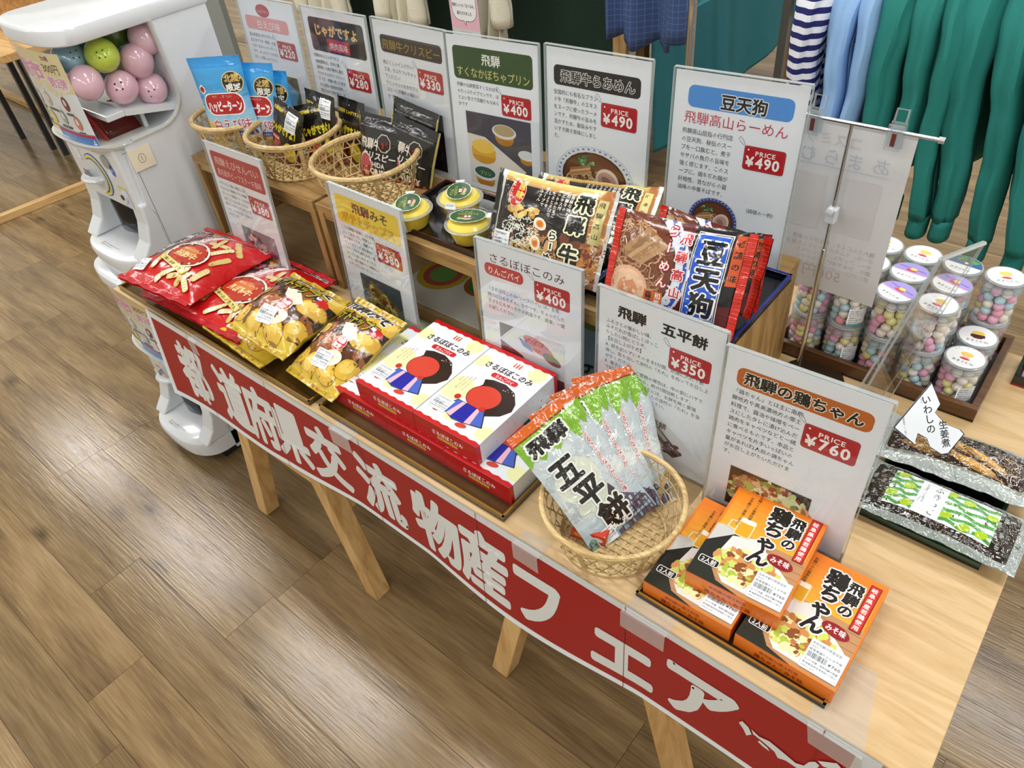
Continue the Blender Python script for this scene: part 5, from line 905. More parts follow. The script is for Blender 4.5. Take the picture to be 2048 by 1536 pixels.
# folded paper header standing on the fish pack
hp = [(x * 1.35, y) for x, y in [(0, 58), (52, 118), (58, 84), (50, 72), (60, 52), (76, 40), (80, 32), (58, 6), (50, 6), (38, 20), (36, 34), (26, 44), (20, 28)]]; hc = (sum(p[0] for p in hp) / 13, sum(p[1] for p in hp) / 13)
A = Art(); A.poly(hp, '#1c2436'); A.poly([(hc[0] + (x - hc[0]) * .955, hc[1] + (y - hc[1]) * .965) for x, y in hp], '#e2e8f0')
A.text('いわしの', 50, 100, 15, '#15181f', bold=.03, vert=True, pitch=15); A.text('生姜煮', 52, 70, 13, '#15181f', bold=.03, vert=True, pitch=14) if False else A.text('生姜煮', 70, 58, 14, '#15181f', bold=.03, vert=True, pitch=14); A.text('佃煮煮干し一夜づくり', 16, 72, 3.6, '#333a48', vert=True, res=1); A.text('つくだに', 48, 104, 4, '#333a48', vert=True, res=1)
M, _, _ = frame3(at(1798, 930, TZ + .045), at(1880, 918, TZ + .045), at(1772, 815, TZ + .11)); ht = thing('header_card', 'white folded header card with brush lettering standing on the fish pack', 'header card', M)
MB().prism([(x / 1000, y / 1000) for x, y in hp], -.0006, 0).build('card', plain('header_white', '#dfe5ee', .4), ht); A.build('printed_front', PR, ht)
# ------------------------------------------------------------------ candy jars
jar_cols = {'pink': '#eeb0d2', 'white': '#f4eee8', 'blue': '#b8dce8', 'yellow': '#f0e8a0', 'rose': '#f0a4b6', 'cream': '#f2e8da'}
ball = {k: plain('candy_' + k, c, .35, coat=.3) for k, c in jar_cols.items()}
shell = clear('jar_shell', gl=.14, haze=.05); lidm = clear('jar_lid', tint=(.93, .95, .96), gl=.3, haze=.18)
def ballmesh():
    me = bpy.data.meshes.new('candy'); bm = bmesh.new(); bmesh.ops.create_icosphere(bm, subdivisions=2, radius=.0086); bm.to_mesh(me); bm.free(); me.shade_smooth(); return me
BM = {k: ballmesh() for k in ball}
for k in BM: BM[k].materials.append(ball[k])
JH, JR = .0835, .0312
def jar(x, y, z, label, kind, rz, seed):
    t = thing('candy_jar', label, 'jar', pose((x, y, z), rz), 'clear jars of pastel ball candies'); R = random.Random(seed)
    MB().lathe([(.0001, .0004), (JR - .001, .0004), (JR, .002), (JR, .0795)], 28).build('jar_wall', shell, t, True)
    ld = MB().lathe([(JR + .0008, .066), (JR + .0008, .081), (JR - .001, .0828), (.0001, .083)], 28).build('lid', lidm, t, True)
    MB().lathe([(JR + .0008, .0795), (JR + .0014, .081), (JR + .0004, .083), (JR - .001, .0832)], 28).build('lid_edge', edge_pl, ld, True)
    pal = list(ball); wts = [3, 4, 2.5, 2.5, 1.5, 2]
    for lv in range(5):
        n = 8 if lv % 2 == 0 else 7; a0 = R.random() * 6
        for i in range(n): a = a0 + 2 * PI * i / n; rr = JR - .0098; o = bpy.data.objects.new('candy_ball', BM[R.choices(pal, wts)[0]]); COL.objects.link(o); o.parent = t; o.location = (rr * math.cos(a), rr * math.sin(a), .0093 + lv * .0134 + R.uniform(-.001, .001))
        o = bpy.data.objects.new('candy_ball', BM[R.choices(pal, wts)[0]]); COL.objects.link(o); o.parent = t; o.location = (0, 0, .010 + lv * .0136)
    A = Art(); A.ell(0, 0, 29, 29, '#eceff4')
    if kind == 'purple': A.ell(0, 0, 29, 29, '#9a8cd0', a0=0, a1=180); A.line([(-22, 14), (24, 10)], 2, '#7a4c9a'); A.ell(0, 6, 9, 4, '#c83c50'); A.ell(2, 11, 6, 4, '#e8d060'); A.rect(-26, -2, 26, 0, '#e6a0b4')
    elif kind == 'green': A.ell(0, 0, 29, 29, '#2c5a8c', a0=0, a1=180); A.blobs(16, 0, 18, 18, 7, 5, ['#4a9a4c', '#3c7c50'], 3); A.ell(2, 8, 3, 3, '#f0e8c0')
    elif kind == 'plain': pass
    else: A.ell(0, 8, 10, 6, '#eccb52'); A.ell(0, 1, 6, 4, '#f0c4b0'); A.ell(0, -5, 8, 3, {'brown': '#5a2c1c'}.get(kind, '#cf4040'))
    if kind == 'brown': A.rect(-11, -4, 11, 4, '#4c2418')
    if kind == 'dots': [A.ell(20 * math.cos(q), 14 + 10 * math.sin(q), 1.3, 1.3, c, n=8) for q, c in zip((.2, 1, 1.8, 2.6, 3.2), ('#e8b0c0', '#e0d070', '#a0c8d8', '#e8b0c0', '#e0d070'))]
    A.text('あまらむね', -17, -17, 7, '#3c4048', width=34); A.text('candy ball', -9, -22, 3, '#8a8e96', res=1); A.build('lid_label', PR, ld, lambda x, y, o: (x, y, .0833 + o))
    if seed % 3 == 0:
        S = Art(); S.rect(0, 4, 30, 40, '#e8ebee'); S.lines(['名称 砂糖菓子', '原材料 砂糖ぶどう', '糖、コーンスターチ', '内容量 80g', '保存方法 直射日光', '製造者 見附市'], 1.5, 34, 3, 4.6, '#33383f'); S.rect(0, 4, 30, 9, '#5aa6a8'); S.build('side_label', PR, t, lambda x, y, o: ((JR + .0003 + o) * math.cos(x / JR - 1.2), (JR + .0003 + o) * math.sin(x / JR - 1.2), y + .002), du=4)
xs = (-.434, -.368, -.302, -.236, -.170); ys = (.675, .742, .809); cw = ('leftmost', 'second from left', 'middle', 'second from right', 'rightmost'); rw = ('front', 'middle', 'rear')
kinds = {(4, 0, 0): 'dots', (4, 1, 0): 'brown', (4, 2, 1): 'face', (3, 0, 1): 'face', (3, 1, 1): 'purple', (3, 2, 1): 'green', (2, 2, 1): 'face', (2, 1, 1): 'purple', (2, 0, 1): 'purple', (0, 0, 0): 'face', (4, 2, 0): 'plain'}
sd_ = 100
for lay in (0, 1):
    for j, y in enumerate(ys):
        for i, x in enumerate(xs):
            sd_ += 1
            if lay == 1 and i == 4 and j < 2: continue
            jar(x + random.uniform(-.001, .001), y, TZ + .0045 + lay * (JH + .0006), f'{"upper" if lay else "lower"} layer candy jar, {rw[j]} row, {cw[i]} of its row', kinds.get((i, j, lay), 'face'), random.uniform(-.4, .4), sd_)
# ------------------------------------------------------------------ capsule machines
navy = plain('navy_sticker', '#1f2c7c', .35); yel = plain('yellow_sticker', '#d8d23c', .35); dark = plain('dark_plastic', '#26282c', .25); redpl = clear('red_translucent', tint=(.75, .1, .12), gl=.3, haze=.0)
redp = plain('red_plastic', '#a82028', .25, coat=.4); grey_tr = clear('window_trim', tint=(.85, .85, .8), gl=.3, haze=.3)
HW = .152
def dfront(x, front, back_y, k=2.6):    # front outline: y for a given x
    return front + (back_y - front) * (abs(x) / HW) ** k
def doutline(front, shoulder, back, n=20, hw=HW):
    p = [(-hw, back), ]
    for i in range(n + 1):
        a = -PI + PI * i / n; c, s = math.cos(a), math.sin(a); q = 2 / 2.7
        p.append((hw * math.copysign(abs(c) ** q, c), shoulder + (shoulder - front) * -abs(s) ** q))
    p.append((hw, back)); return p
def loft(rings, cap=True):
    m = MB(); n = len(rings[0][0]); vs = []; fs = []
    for pts, z in rings: vs += [(x, y, z) for x, y in pts]
    for k in range(len(rings) - 1):
        for i in range(n): fs.append((k*n + i, k*n + (i+1) % n, (k+1)*n + (i+1) % n, (k+1)*n + i))
    fs.append(tuple(range(n - 1, -1, -1))); fs.append(tuple((len(rings)-1)*n + i for i in range(n))); return m.add(vs, fs)
def outl_fn(front, sh, u):   # u 0..1 from left shoulder round the front to right shoulder
    a = -PI + PI * u; c, s = math.cos(a), math.sin(a); q = 2 / 2.7
    return Vector((HW * math.copysign(abs(c) ** q, c), sh - (sh - front) * abs(s) ** q, 0))
def machine(x, y, z, label, roof=True):
    t = thing('capsule_machine', label, 'vending machine', Vector((x, y, z)))
    # side profile (y, z) of the solid body, hollow where the clear globe sits
    prof = [(.43, 0), (.43, .575), (.285, .575), (.288, .44)] + [(.215 + .073 * math.cos(a), .425 - .073 * math.sin(a)) for a in [i * PI / 2 / 8 for i in range(1, 9)]] + [(.15, .350), (.115, .345), (.105, .20), (.118, .17), (.118, .03), (.118, 0)]
    n = len(prof); m = MB(); m.add([(-HW, b, c) for b, c in prof] + [(HW, b, c) for b, c in prof], [tuple(range(n)), tuple(range(2*n-1, n-1, -1))] + [(i, i + n, (i+1) % n + n, (i+1) % n) for i in range(n)]); m.build('body', white_pl, t)
    loft([(doutline(.058, .13, .434, hw=HW + .001), .571), (doutline(.055, .13, .435, hw=HW + .003), .574), (doutline(.055, .13, .435, hw=HW + .003), .600), (doutline(.057, .13, .434, hw=HW + .001), .604), (doutline(.063, .13, .430, hw=HW - .007), .607)]).build('roof', white_pl, t, True)
    # clear globe wall and its floor
    G = lambda u, v: Vector(outl_fn(.058 + .010 * (1 - v) ** 3, .13, u)) * 1 + Vector((0, 0, .345 + v * .228))
    def globe(u, v):
        if u < .2: p = Vector((-HW + .001, .285 - (.285 - .13) * u / .2, 0)); return (p.x, p.y, .352 + v * .22) if True else 0
        if u > .8: p = Vector((HW - .001, .13 + (.285 - .13) * (u - .8) / .2, 0)); return (p.x, p.y, .352 + v * .22)
        return tuple(G((u - .2) / .6, v))
    MB().grid(globe, 40, 6).build('globe', clear('globe_plastic', gl=.12), t, True)
    loft([(doutline(.058, .13, .28, hw=HW - .003), .340), (doutline(.050, .13, .28, hw=HW - .002), .3515)]).build('globe_floor', plain('globe_floor', '#d3d6d2', .3), t, True)
    tr = MB()
    for s in (-1, 1):
        path = [(s * (HW + .0005), .283, .573), (s * (HW + .0005), .287, .44)] + [(s * (HW + .0005), .215 + .073 * math.cos(a), .425 - .073 * math.sin(a)) for a in [i * PI / 2 / 8 for i in range(1, 9)]] + [(s * (HW + .0005), .135, .35)]; tr.tube(path, .0055, 8)
    tr.tube([tuple(outl_fn(.060, .13, i / 24)) [:2] + (.348,) for i in range(25)], .0045, 8); tr.build('window_trim', grey_tr, t, True)
    # poster curled inside the front glass
    def post(xx, yy, o): v = outl_fn(.064, .13, .25 + xx * 1.0 / .27 * .49); return (v.x, v.y - o, .352 + yy)
    A = Art(); A.rect(0, 0, 270, 205, '#e2e8ec'); A.rect(0, 118, 270, 205, '#e0d2a4'); A.blobs(40, 135, 130, 120, 16, 16, ['#e6dcba', '#e0e4e2', '#e2d6ae'], 4); A.otext('見附市', 22, 142, 44, '#d890b4', '#f4ecf0', bold=.05, ob=.1, width=130); A.otext('第2弾', 160, 130, 26, '#d890b4', '#f4ecf0', bold=.03, ob=.09, width=88); A.text('300円', 160, 162, 24, '#222', bold=.0, width=80); A.text('全10種', 172, 188, 12, '#8a4a5c', bold=.03)
    for x0, y0, c, c2 in ((35, 96, '#a9c4cc', 0), (75, 90, '#b88a80', 0), (125, 92, '#c9b49c', 0), (190, 92, '#7c2a34', 1), (60, 56, '#c2ccae', 0), (105, 46, '#e0ca44', 1), (150, 56, '#9aa4ac', 0), (210, 50, '#c8806c', 1)):
        A.ell(x0, y0, 15 if c2 else 10, 17, c); A.ell(x0 - 2, y0 + 3, 6, 8, '#e9e4dc'); A.line([(x0, y0 + 16), (x0 + 4, y0 + 24), (x0 + 9, y0 + 28)], .8, '#b8a88a'); A.rrect(x0 - 16, y0 - 27, x0 + 16, y0 - 21, 3, '#1c1c20'); A.text('みつけもの', x0 - 13, y0 - 25.6, 4, '#ddd', width=26, res=1)
    A.rect(0, 0, 270, 24, '#e2e6ea'); A.rect(0, 12, 110, 24, '#e8e29a'); A.rect(110, 17, 270, 24, '#b4204c'); A.rect(110, 0, 270, 17, '#3a7cc4'); A.lines(['カプセル自販機を安心してお使い', 'いただくために', '商品の交換はできません'], 116, 12, 4, 5, '#c9dcf0'); A.lines(['ご注意ください 対象年齢15才以上', '小さな部品があります。'], 4, 18, 4, 6, '#8a8440'); A.poly([(246, 2), (262, 2), (254, 14)], '#f0f2f4'); A.ell(254, 6, 3, 3, '#3a7cc4'); A.line([(0, 25), (270, 25)], 2, '#8a90b8')
    A.build('poster', PG, t, post, du=6)
    def rooft(xx, yy, o): v = outl_fn(.054, .13, .22 + xx / .27 * .62); return (v.x, v.y - o - .0006, .581 + yy)
    A = Art(); A.text('BANDAI', 0, 1, 13, '#c42a30', bold=.04, width=54); A.build('maker_name', PG, t, rooft, du=5)
    # hopper shelf
    MB().box(-HW + .02, HW - .006, .105, .15, .402, .416).build('shelf', white_pl, t, bevel=.002)
    MB().add([(-HW + .01, .15, .416), (HW - .006, .15, .416), (HW - .006, .282, .388), (-HW + .01, .282, .388), (-HW + .01, .15, .402), (HW - .006, .15, .402), (HW - .006, .282, .372), (-HW + .01, .282, .372)], [(0, 1, 2, 3), (7, 6, 5, 4), (0, 4, 5, 1), (1, 5, 6, 2), (2, 6, 7, 3), (3, 7, 4, 0)]).build('sloping_shelf', white_pl, t)
    for px_, py_ in ((.11, .20), (.04, .23), (.06, .12)): MB().tube([(px_, py_, .352), (px_, py_, .395)], .0055, 8).build('shelf_post', white_pl, t, True)
    fn = MB(); 
    fn.grid(lambda u, v: (-.02 + .12 * u, .085 + .09 * v + .02 * u, .352 + .062 * (1 - abs(2 * u - 1) ** 1.6)), 12, 4); fn.build('red_chute', redpl, t, True, solid=.003); MB().tube([(-.02 + .12 * u, .085 + .02 * u, .352 + .062 * (1 - abs(2 * u - 1) ** 1.6)) for u in [i / 12 for i in range(13)]], .004, 6).build('chute_edge', redp, t, True)
    # front control panel
    cp = MB().box(-.135, .135, .088, .12, .175, .344).build('control_panel', white_pl, t, bevel=.006)
    fy = .0875
    for r, mat, d in ((.056, navy, .0), (.0535, white_pl, .001), (.051, yel, .0016), (.0455, navy, .0022), (.043, white_pl, .006)): MB().lathe([(0.0001, 0), (r, 0), (r, .0012 + d), (.0001, .0012 + d)], 40, M=pose((-.012, fy + .001, .245), 0, PI / 2)).build('dial_ring', mat, t, True) if False else MB().lathe([(r, 0), (r, .0012 + d), (.0001, .0013 + d)], 40, M=pose((-.012, fy + .0005, .245), 0, PI / 2)).build('dial_ring', mat, cp)
    MB().grid(lambda u, v: (-.012 + .040 * math.cos(PI * u) * (1 - .15 * abs(2 * v - 1)), fy - .006 - .036 * math.sin(PI * u) ** .7 * math.sin(PI * (.1 + .8 * v)) ** .5, .245 + .010 * (2 * v - 1)), 14, 6).build('dial_handle', white_pl, cp, True)
    MB().lathe([(.0001, .0), (.017, 0), (.017, .004), (.0001, .004)], 24, M=pose((.073, fy - .0, .30), 0, PI / 2)).build('coin_return', plain('coin_grey', '#9a9a92', .4), cp)
    MB().lathe([(.016, 0), (.016, .004), (.0001, .0042)], 20, M=pose((.085, fy, .21), 0, PI / 2)).build('key_plate', white_pl, cp); MB().lathe([(.007, 0), (.007, .006), (.0001, .0062)], 12, M=pose((.085, fy, .21), 0, PI / 2)).build('key_lock', dark, cp)
    A = Art(); A.poly([(200, 112), (216, 120), (224, 104), (216, 88), (202, 92)], '#2434a0'); A.text('100円', 203, 102, 5, '#dfe4f4', bold=.03); A.rect(122, 140, 150, 162, '#26349a'); A.text('硬貨', 126, 148, 9, '#dfe4f4', bold=.03); A.rect(20, 96, 54, 130, '#b9c8e2'); A.rect(22, 98, 52, 128, '#e6ecf4'); A.lines(['ゆっくり', '右に回す', '2回転'], 24, 118, 5.5, 8, '#5a6ea8'); A.rect(60, 140, 92, 162, '#4a5c38'); A.text('GASHAPON', 24, 60, 12, '#c23038', bold=.03, width=66); A.rect(194, 8, 240, 62, '#c9d4ea'); A.rect(194, 56, 240, 62, '#d8d23c'); A.lines(['ご注意', '返金口には', '手を入れない', 'でください。', '対象年齢', '15才以上'], 196, 48, 5, 8, '#5a6ea0')
    A.build('panel_print', PG, cp, lambda xx, yy, o: (-.125 + xx, .0878 - o, .175 + yy))
    # dispensing hole, lip
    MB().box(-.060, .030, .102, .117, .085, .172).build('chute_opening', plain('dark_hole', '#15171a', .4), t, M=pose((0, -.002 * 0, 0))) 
    MB().grid(lambda u, v: (-.062 + .094 * u, .101 - .012 * math.sin(PI * u), .085 + .085 * v), 10, 4).build('chute_door', clear('smoky_door', tint=(.35, .38, .42), gl=.4), t, True)
    L = []
    for z0, fr in ((.0, .03), (.012, .008), (.055, .0), (.064, .004), (.0665, .012)): L.append((doutline(fr, .115, .18, hw=HW - (.02 if z0 == 0 else .0)), z0))
    loft(L).build('front_lip', white_pl, t, True)
    for s in (-1, 1):
        pr = [(.14, .17), (.115, .20), (.06, .0665), (.045, .06), (.14, .06)]; x0, x1 = (s * HW * .99, s * HW * .99 - s * .055); m = MB(); k = len(pr); pr = [(.119, .2), (.09, .2), (.085, .15), (.07, .105), (.035, .066), (.119, .066)]; k = 6
        a, b = min(x0, x1), max(x0, x1); m.add([(a, q, w_) for q, w_ in pr] + [(b, q, w_) for q, w_ in pr], [tuple(range(k)), tuple(range(2*k-1, k-1, -1))] + [(i, i + k, (i+1) % k + k, (i+1) % k) for i in range(k)]).build('cheek', white_pl, t, bevel=.005)
    MB().box(HW - .0005, HW + .0006, .1195, .1203, .03, .33).box(HW - .0005, HW + .0006, .10, .1203, .3292, .33).build('door_seam', dark, t)
    A = Art(); A.text('カプセルは取り出し口から', 0, 0, 5, '#5a6cb0', width=80); A.text('お取りください', 0, -7, 5, '#5a6cb0', width=50); A.rect(-6, -8, -2, 6, '#d8d23c'); A.build('lip_text', PG, t, lambda xx, yy, o: (-.05 + xx, .035 + yy, .0668 + o))
    return t
UX, UY, UZ = -2.042, .065, .640
machine(UX, UY, UZ, 'upper white capsule vending machine full of pastel egg capsules')
MB_ = machine(UX, UY - .07, .028, 'lower white capsule vending machine standing on the floor under the other')
MB().box(-.13, .13, .08, .42, -.027, 0).build('foot', dark, MB_)
nt = MB().box(-.0005, .0005, -.028, .028, -.026, .026).build('paper_note', plain('note_paper', '#e4dcc4', .6), M=pose(atx(284, 316, UX + HW + .003))); tag(nt, 'small cream note with a circled number one on the machine side', 'note')
A = Art(); A.ell(0, 0, 9, 11, '#333'); A.ell(0, 0, 8, 10, '#e4dcc4'); A.line([(0, -6), (0, 6)], 1.2, '#333'); A.build('written_number', PR, nt, lambda x, y, o: (.0006 + o, x, y))
# capsules: pixel, depth plane x, colour
caps = [((140, 117), -1.99, 'blue', 'pale blue egg capsule with four holes beside the poster', 1), ((205, 112), -1.94, 'lime', 'lime green egg capsule with four holes, front middle', 1), ((275, 122), -1.937, 'pink', 'pink egg capsule right of the lime green one', 0), ((290, 77), -1.937, 'pink', 'pink egg capsule at the top right corner of the window', 0),
        ((173, 167), -1.935, 'pink', 'pink egg capsule in the bottom row nearest the poster', 0), ((243, 176), -1.937, 'pink', 'pink egg capsule with four holes in the middle of the bottom row', 1), ((303, 178), -1.937, 'pink', 'pink egg capsule with holes at the right of the bottom row', 1), ((228, 70), -2.01, 'green', 'dark green egg capsule in the shade at the top', 0),
        ((326, 128), -1.99, 'yellow', 'yellow egg capsule showing at the right window edge', 0), ((175, 85), -2.04, 'teal', 'teal egg capsule deep behind, above the blue one', 0), ((245, 95), -2.01, 'teal', 'teal egg capsule behind the lime green and pink ones', 0), ((262, 48), -2.03, 'teal', 'teal egg capsule at the back top by the roof', 0), ((250, 120), -2.06, 'yellow', 'yellow egg capsule deep in the middle', 0), ((300, 115), -2.07, 'green', 'green egg capsule deep at the back right', 0), ((190, 140), -2.07, 'blue', 'blue egg capsule behind the lowest row on the left', 0)]
cc = {'blue': '#8fb9cc', 'lime': '#bcd248', 'pink': '#dcb4c2', 'green': '#5c7c2c', 'yellow': '#d4d07c', 'teal': '#4c8a9a'}
R = random.Random(11)
for (px, X, c, lab, holes) in [(a[0], a[1], a[2], a[3], a[4]) for a in caps]:
    p = atx(*px, X); q = (CAM - p).normalized(); t = thing('egg_capsule', lab, 'capsule', None, 'egg capsules inside the upper machine')
    zq = q.to_track_quat('Z', 'Y').to_matrix().to_4x4() @ Matrix.Rotation(R.uniform(-.5, .5), 4, 'X') @ Matrix.Rotation(R.uniform(-.5, .5), 4, 'Y'); t.matrix_world = Matrix.Translation(p) @ zq
    k = .0365; pr = []
    for i in range(17):
        a = -PI / 2 + PI * i / 16; r = k * math.cos(a); z = k * 1.08 * math.sin(a); pr.append((max(.0001, r * (1 - .10 * math.sin(a)) ** 1), z))
    MB().lathe(pr, 28, M=Matrix.Rotation(PI / 2.4 * (1 if holes == 0 else .4), 4, 'X')).build('shell', plain('capsule_' + c, cc[c], .2, coat=.7, sub=.1), t, True)
    if holes:
        ox, oy = R.uniform(-.008, .012), R.uniform(-.004, .012)
        for dx, dy in ((-.006, -.006), (.006, -.007), (-.007, .006), (.006, .007)):
            x, y = ox + dx, oy + dy; z = math.sqrt(.0368 ** 2 - x * x - y * y) + .0010; MB().lathe([(.0017, -.003), (.0017, 0), (.0001, .0003)], 10, M=pose((x, y, z + .0006))).build('vent_hole', plain('hole_black', '#141414', .6), t)
# ------------------------------------------------------------------ background: board, clothes, tables
gb = thing('display_board', 'dark green fabric board with wooden frame behind the stand', 'board', Vector((-3.6, 2.0, 0)))
fab = plain('green_board_fabric', '#0b2a1e', .9, bump=.3, scale=200)
MB().box(0, 1.855, 0, .03, .175, 1.7).build('panel', fab, gb); fr = wood('frame_wood', '#a07c48', '#c9a56c', 2, 1, .45, 8)
MB().box(1.856, 1.885, -.008, .038, .12, 1.7).build('frame_post', fr, gb); MB().box(0, 1.8555, -.008, .038, .13, .1745).build('frame_rail', fr, gb); MB().box(1.80, 1.855, -.2, .10, .0, .03).build('foot', fr, gb)
dots = MB()
for i in range(60):
    for j in range(34): x = .62 + i * .0205 * 1.0; z = .30 + j * .0205; dots.add([(x, -.0006, z), (x + .0022, -.0006, z), (x + .0022, -.0006, z + .0022), (x, -.0006, z + .0022)], [(0, 1, 2, 3)])
dots.build('dot_holes', plain('board_dots', '#23503c', .8), gb)['kind'] = 'stuff'
def cloth(name, mat, parent, fn, nu=40, nv=40, th=.003, wr=.007):
    def f2(u, v):
        p = Vector(fn(u, v)); n = noise.noise(Vector((p.x * 26, p.y * 26, p.z * 5 + len(name)))) * wr + noise.noise(p * 17) * wr * .6
        if name == 'cloth': n *= .3
        return (p.x + n, p.y + n * .8, p.z)
    return MB().grid(f2, nu, nv).build(name, mat, parent, True, solid=th)
cream = plain('cream_knit', '#e2decb', .9, bump=.5, scale=160)
def cardigan(x, y, z0, wd, label, seed, lean=0):
    t = thing('cream_cardigan', label, 'cardigan', Vector((x, y, z0)), 'cream knit garments on the board')
    cloth('body', cream, t, lambda u, v: ((u - .5) * wd + .01 * math.sin(v * 5), -.05 - .035 * math.sin(u * 17 + seed) * (1.2 - v) - .02, v * .7 + .02 * math.sin(u * 9 + seed)), 50, 20)
    for s in (-1, 1): cloth('sleeve', cream, t, lambda u, v: (s * (wd / 2 + .0) + .045 * math.cos(2 * PI * u) + s * .015 * (1 - v), -.09 + .04 * math.sin(2 * PI * u), .06 + v * .64 + .01 * math.sin(v * 30)), 18, 24)
cardigan(-2.73, 1.93, .645, .19, 'cream knit cardigan hanging left of the pink notice', 1); cardigan(-2.215, 1.9, .70, .14, 'cream knit cardigan hanging right of the pink notice', 3); cardigan(-3.28, 1.93, .61, .26, 'cream knit top at the left end of the green board', 5)
np_ = at(928, 30, .8); nt = MB().box(-.075, .075, -.001, 0, -.15, .13).build('pink_notice', plain('notice_paper', '#dcdfe2', .5), M=pose((aty(928, 20, 1.76).x, 1.76, aty(928, 20, 1.76).z + .045))); tag(nt, 'pink bordered paper notice hanging between the cream cardigans', 'notice')
A = Art(); A.rect(-75, -122, 75, 130, '#e2b6c4'); A.rrect(-64, -86, 66, 80, 40, '#2a2226'); A.rrect(-62, -84, 64, 78, 38, '#eceef0'); A.poly([(-8, -84), (8, -84), (2, -104)], '#2a2226'); A.poly([(-5, -82), (5, -82), (1, -99)], '#eceef0'); A.text('4月13日NHK新潟日報で', -46, -4, 11, '#222', width=92, bold=.02); A.text('見附ニットの「おくるみ」', -60, -34, 14, '#222', bold=.04, width=122); A.text('紹介されました', -38, -62, 14, '#222', bold=.04, width=78); A.rect(-75, -148, 75, -118, '#cfd2d6'); A.lines(['見附ニットのおくるみは新潟日報で紹介されました', 'くわしくはスタッフにおたずねください'], -70, -128, 5, 9, '#777'); A.build('printed_face', PR, nt, lambda x, y, o: (x, -.001 - o, y))
# blue check shirt
chk = bpy.data.materials.new('blue_check_cloth'); chk.use_nodes = True; T = chk.node_tree; b = T.nodes['Principled BSDF']; b.inputs['Roughness'].default_value = .9
tc = T.nodes.new('ShaderNodeTexCoord'); sp = T.nodes.new('ShaderNodeSeparateXYZ'); T.links.new(tc.outputs['UV'], sp.inputs[0]); T.links.new(tc.outputs['Object'], sp.inputs[0]); acc = None
for k, ax in ((0, 0), (1, 2)):
    m1 = T.nodes.new('ShaderNodeMath'); m1.operation = 'FRACT'; m0 = T.nodes.new('ShaderNodeMath'); m0.operation = 'MULTIPLY'; m0.inputs[1].default_value = 52; T.links.new(sp.outputs[ax], m0.inputs[0]); T.links.new(m0.outputs[0], m1.inputs[0])
    m2 = T.nodes.new('ShaderNodeMath'); m2.operation = 'LESS_THAN'; m2.inputs[1].default_value = .12; T.links.new(m1.outputs[0], m2.inputs[0])
    if acc is None: acc = m2
    else: m3 = T.nodes.new('ShaderNodeMath'); m3.operation = 'MAXIMUM'; T.links.new(acc.outputs[0], m3.inputs[0]); T.links.new(m2.outputs[0], m3.inputs[1]); acc = m3
mx = T.nodes.new('ShaderNodeMix'); mx.data_type = 'RGBA'; mx.inputs[6].default_value = hx('#3a4f7c'); mx.inputs[7].default_value = hx('#51699a'); T.links.new(acc.outputs[0], mx.inputs[0]); T.links.new(mx.outputs[2], b.inputs['Base Color'])
sh = thing('check_shirt', 'blue checked shirt hanging at the right end of the green board', 'shirt', Vector((-1.555, 1.90, .75)))
cloth('body', chk, sh, lambda u, v: ((u - .5) * .27, -.03 + .03 * math.sin(u * 11) * (1 - .5 * v), .03 * math.sin(u * 6.5) ** 2 - .02 * math.sin(u * 3) + v * .62), 50, 16); cloth('sleeve', chk, sh, lambda u, v: (.155 + .04 * math.cos(2*PI*u), -.04 + .04 * math.sin(2*PI*u), .03 + v * .6), 18, 12)
# teal cloth table
teal = plain('teal_cloth', '#13616b', .85, bump=.15, scale=300); tb = thing('cloth_table', 'table under a long teal cloth with folded clothes on top', 'table', Vector((0, 0, 0)))
def tcl(u, v):
    y = 2.12 + u * 1.9; s = v
    if s < .3: x = -2.9 + s / .3 * 1.24; return (x, y, .70)
    k = (s - .3) / .7; return (-1.655 + .014 * math.sin(u * 26) * k + .03 * k, y, .70 - k * (.47 - .10 * u + .03 * math.sin(u * 8)))
cloth('cloth', teal, tb, tcl, 90, 40)
MB().box(-2.9, -1.67, 2.14, 3.98, .665, .696).build('table_top', fr, tb)
for x, y in ((-1.74, 2.2), (-1.74, 3.72), (-2.8, 2.2), (-2.8, 3.72)): MB().box(x - .02, x + .02, y - .02, y + .02, 0, .665).build('leg', fr, tb)
lf = thing('folded_shirt', 'pale green white garment folded on the teal table', 'shirt', Vector((-1.86, 2.55, .705))); cloth('cloth', plain('mint_cloth', '#cfe0d2', .9, bump=.4, scale=60), lf, lambda u, v: (-.25 + .42 * u, -.22 + .5 * v, .012 + .012 * math.sin(u * 9 + v * 4) * math.sin(PI * u) * math.sin(PI * v) + .01), 24, 24, .008)
post = thing('rack_post', 'square grey steel rack post standing beyond the teal table', 'rack post', Vector((-1.335, 2.62, 0))); MB().box(-.016, .016, -.016, .016, 0.002, 1.7).build('tube', plain('steel_grey', '#77787a', .35, .7), post); MB().box(-.03, .03, -.2, .2, 0, .03).build('foot', plain('steel_grey', '#77787a', .35, .7), post)
dk = thing('dark_teal_garment', 'dark teal garment hanging behind the steel post', 'garment', Vector((-1.30, 2.75, .62))); cloth('body', plain('dark_teal_cloth', '#0d4450', .9), dk, lambda u, v: (-.09 + .24 * u - .06 * v * (u - .3), .02 * math.sin(u * 8), .14 * abs(u - .5) * 1.2 + v * .6), 20, 10)
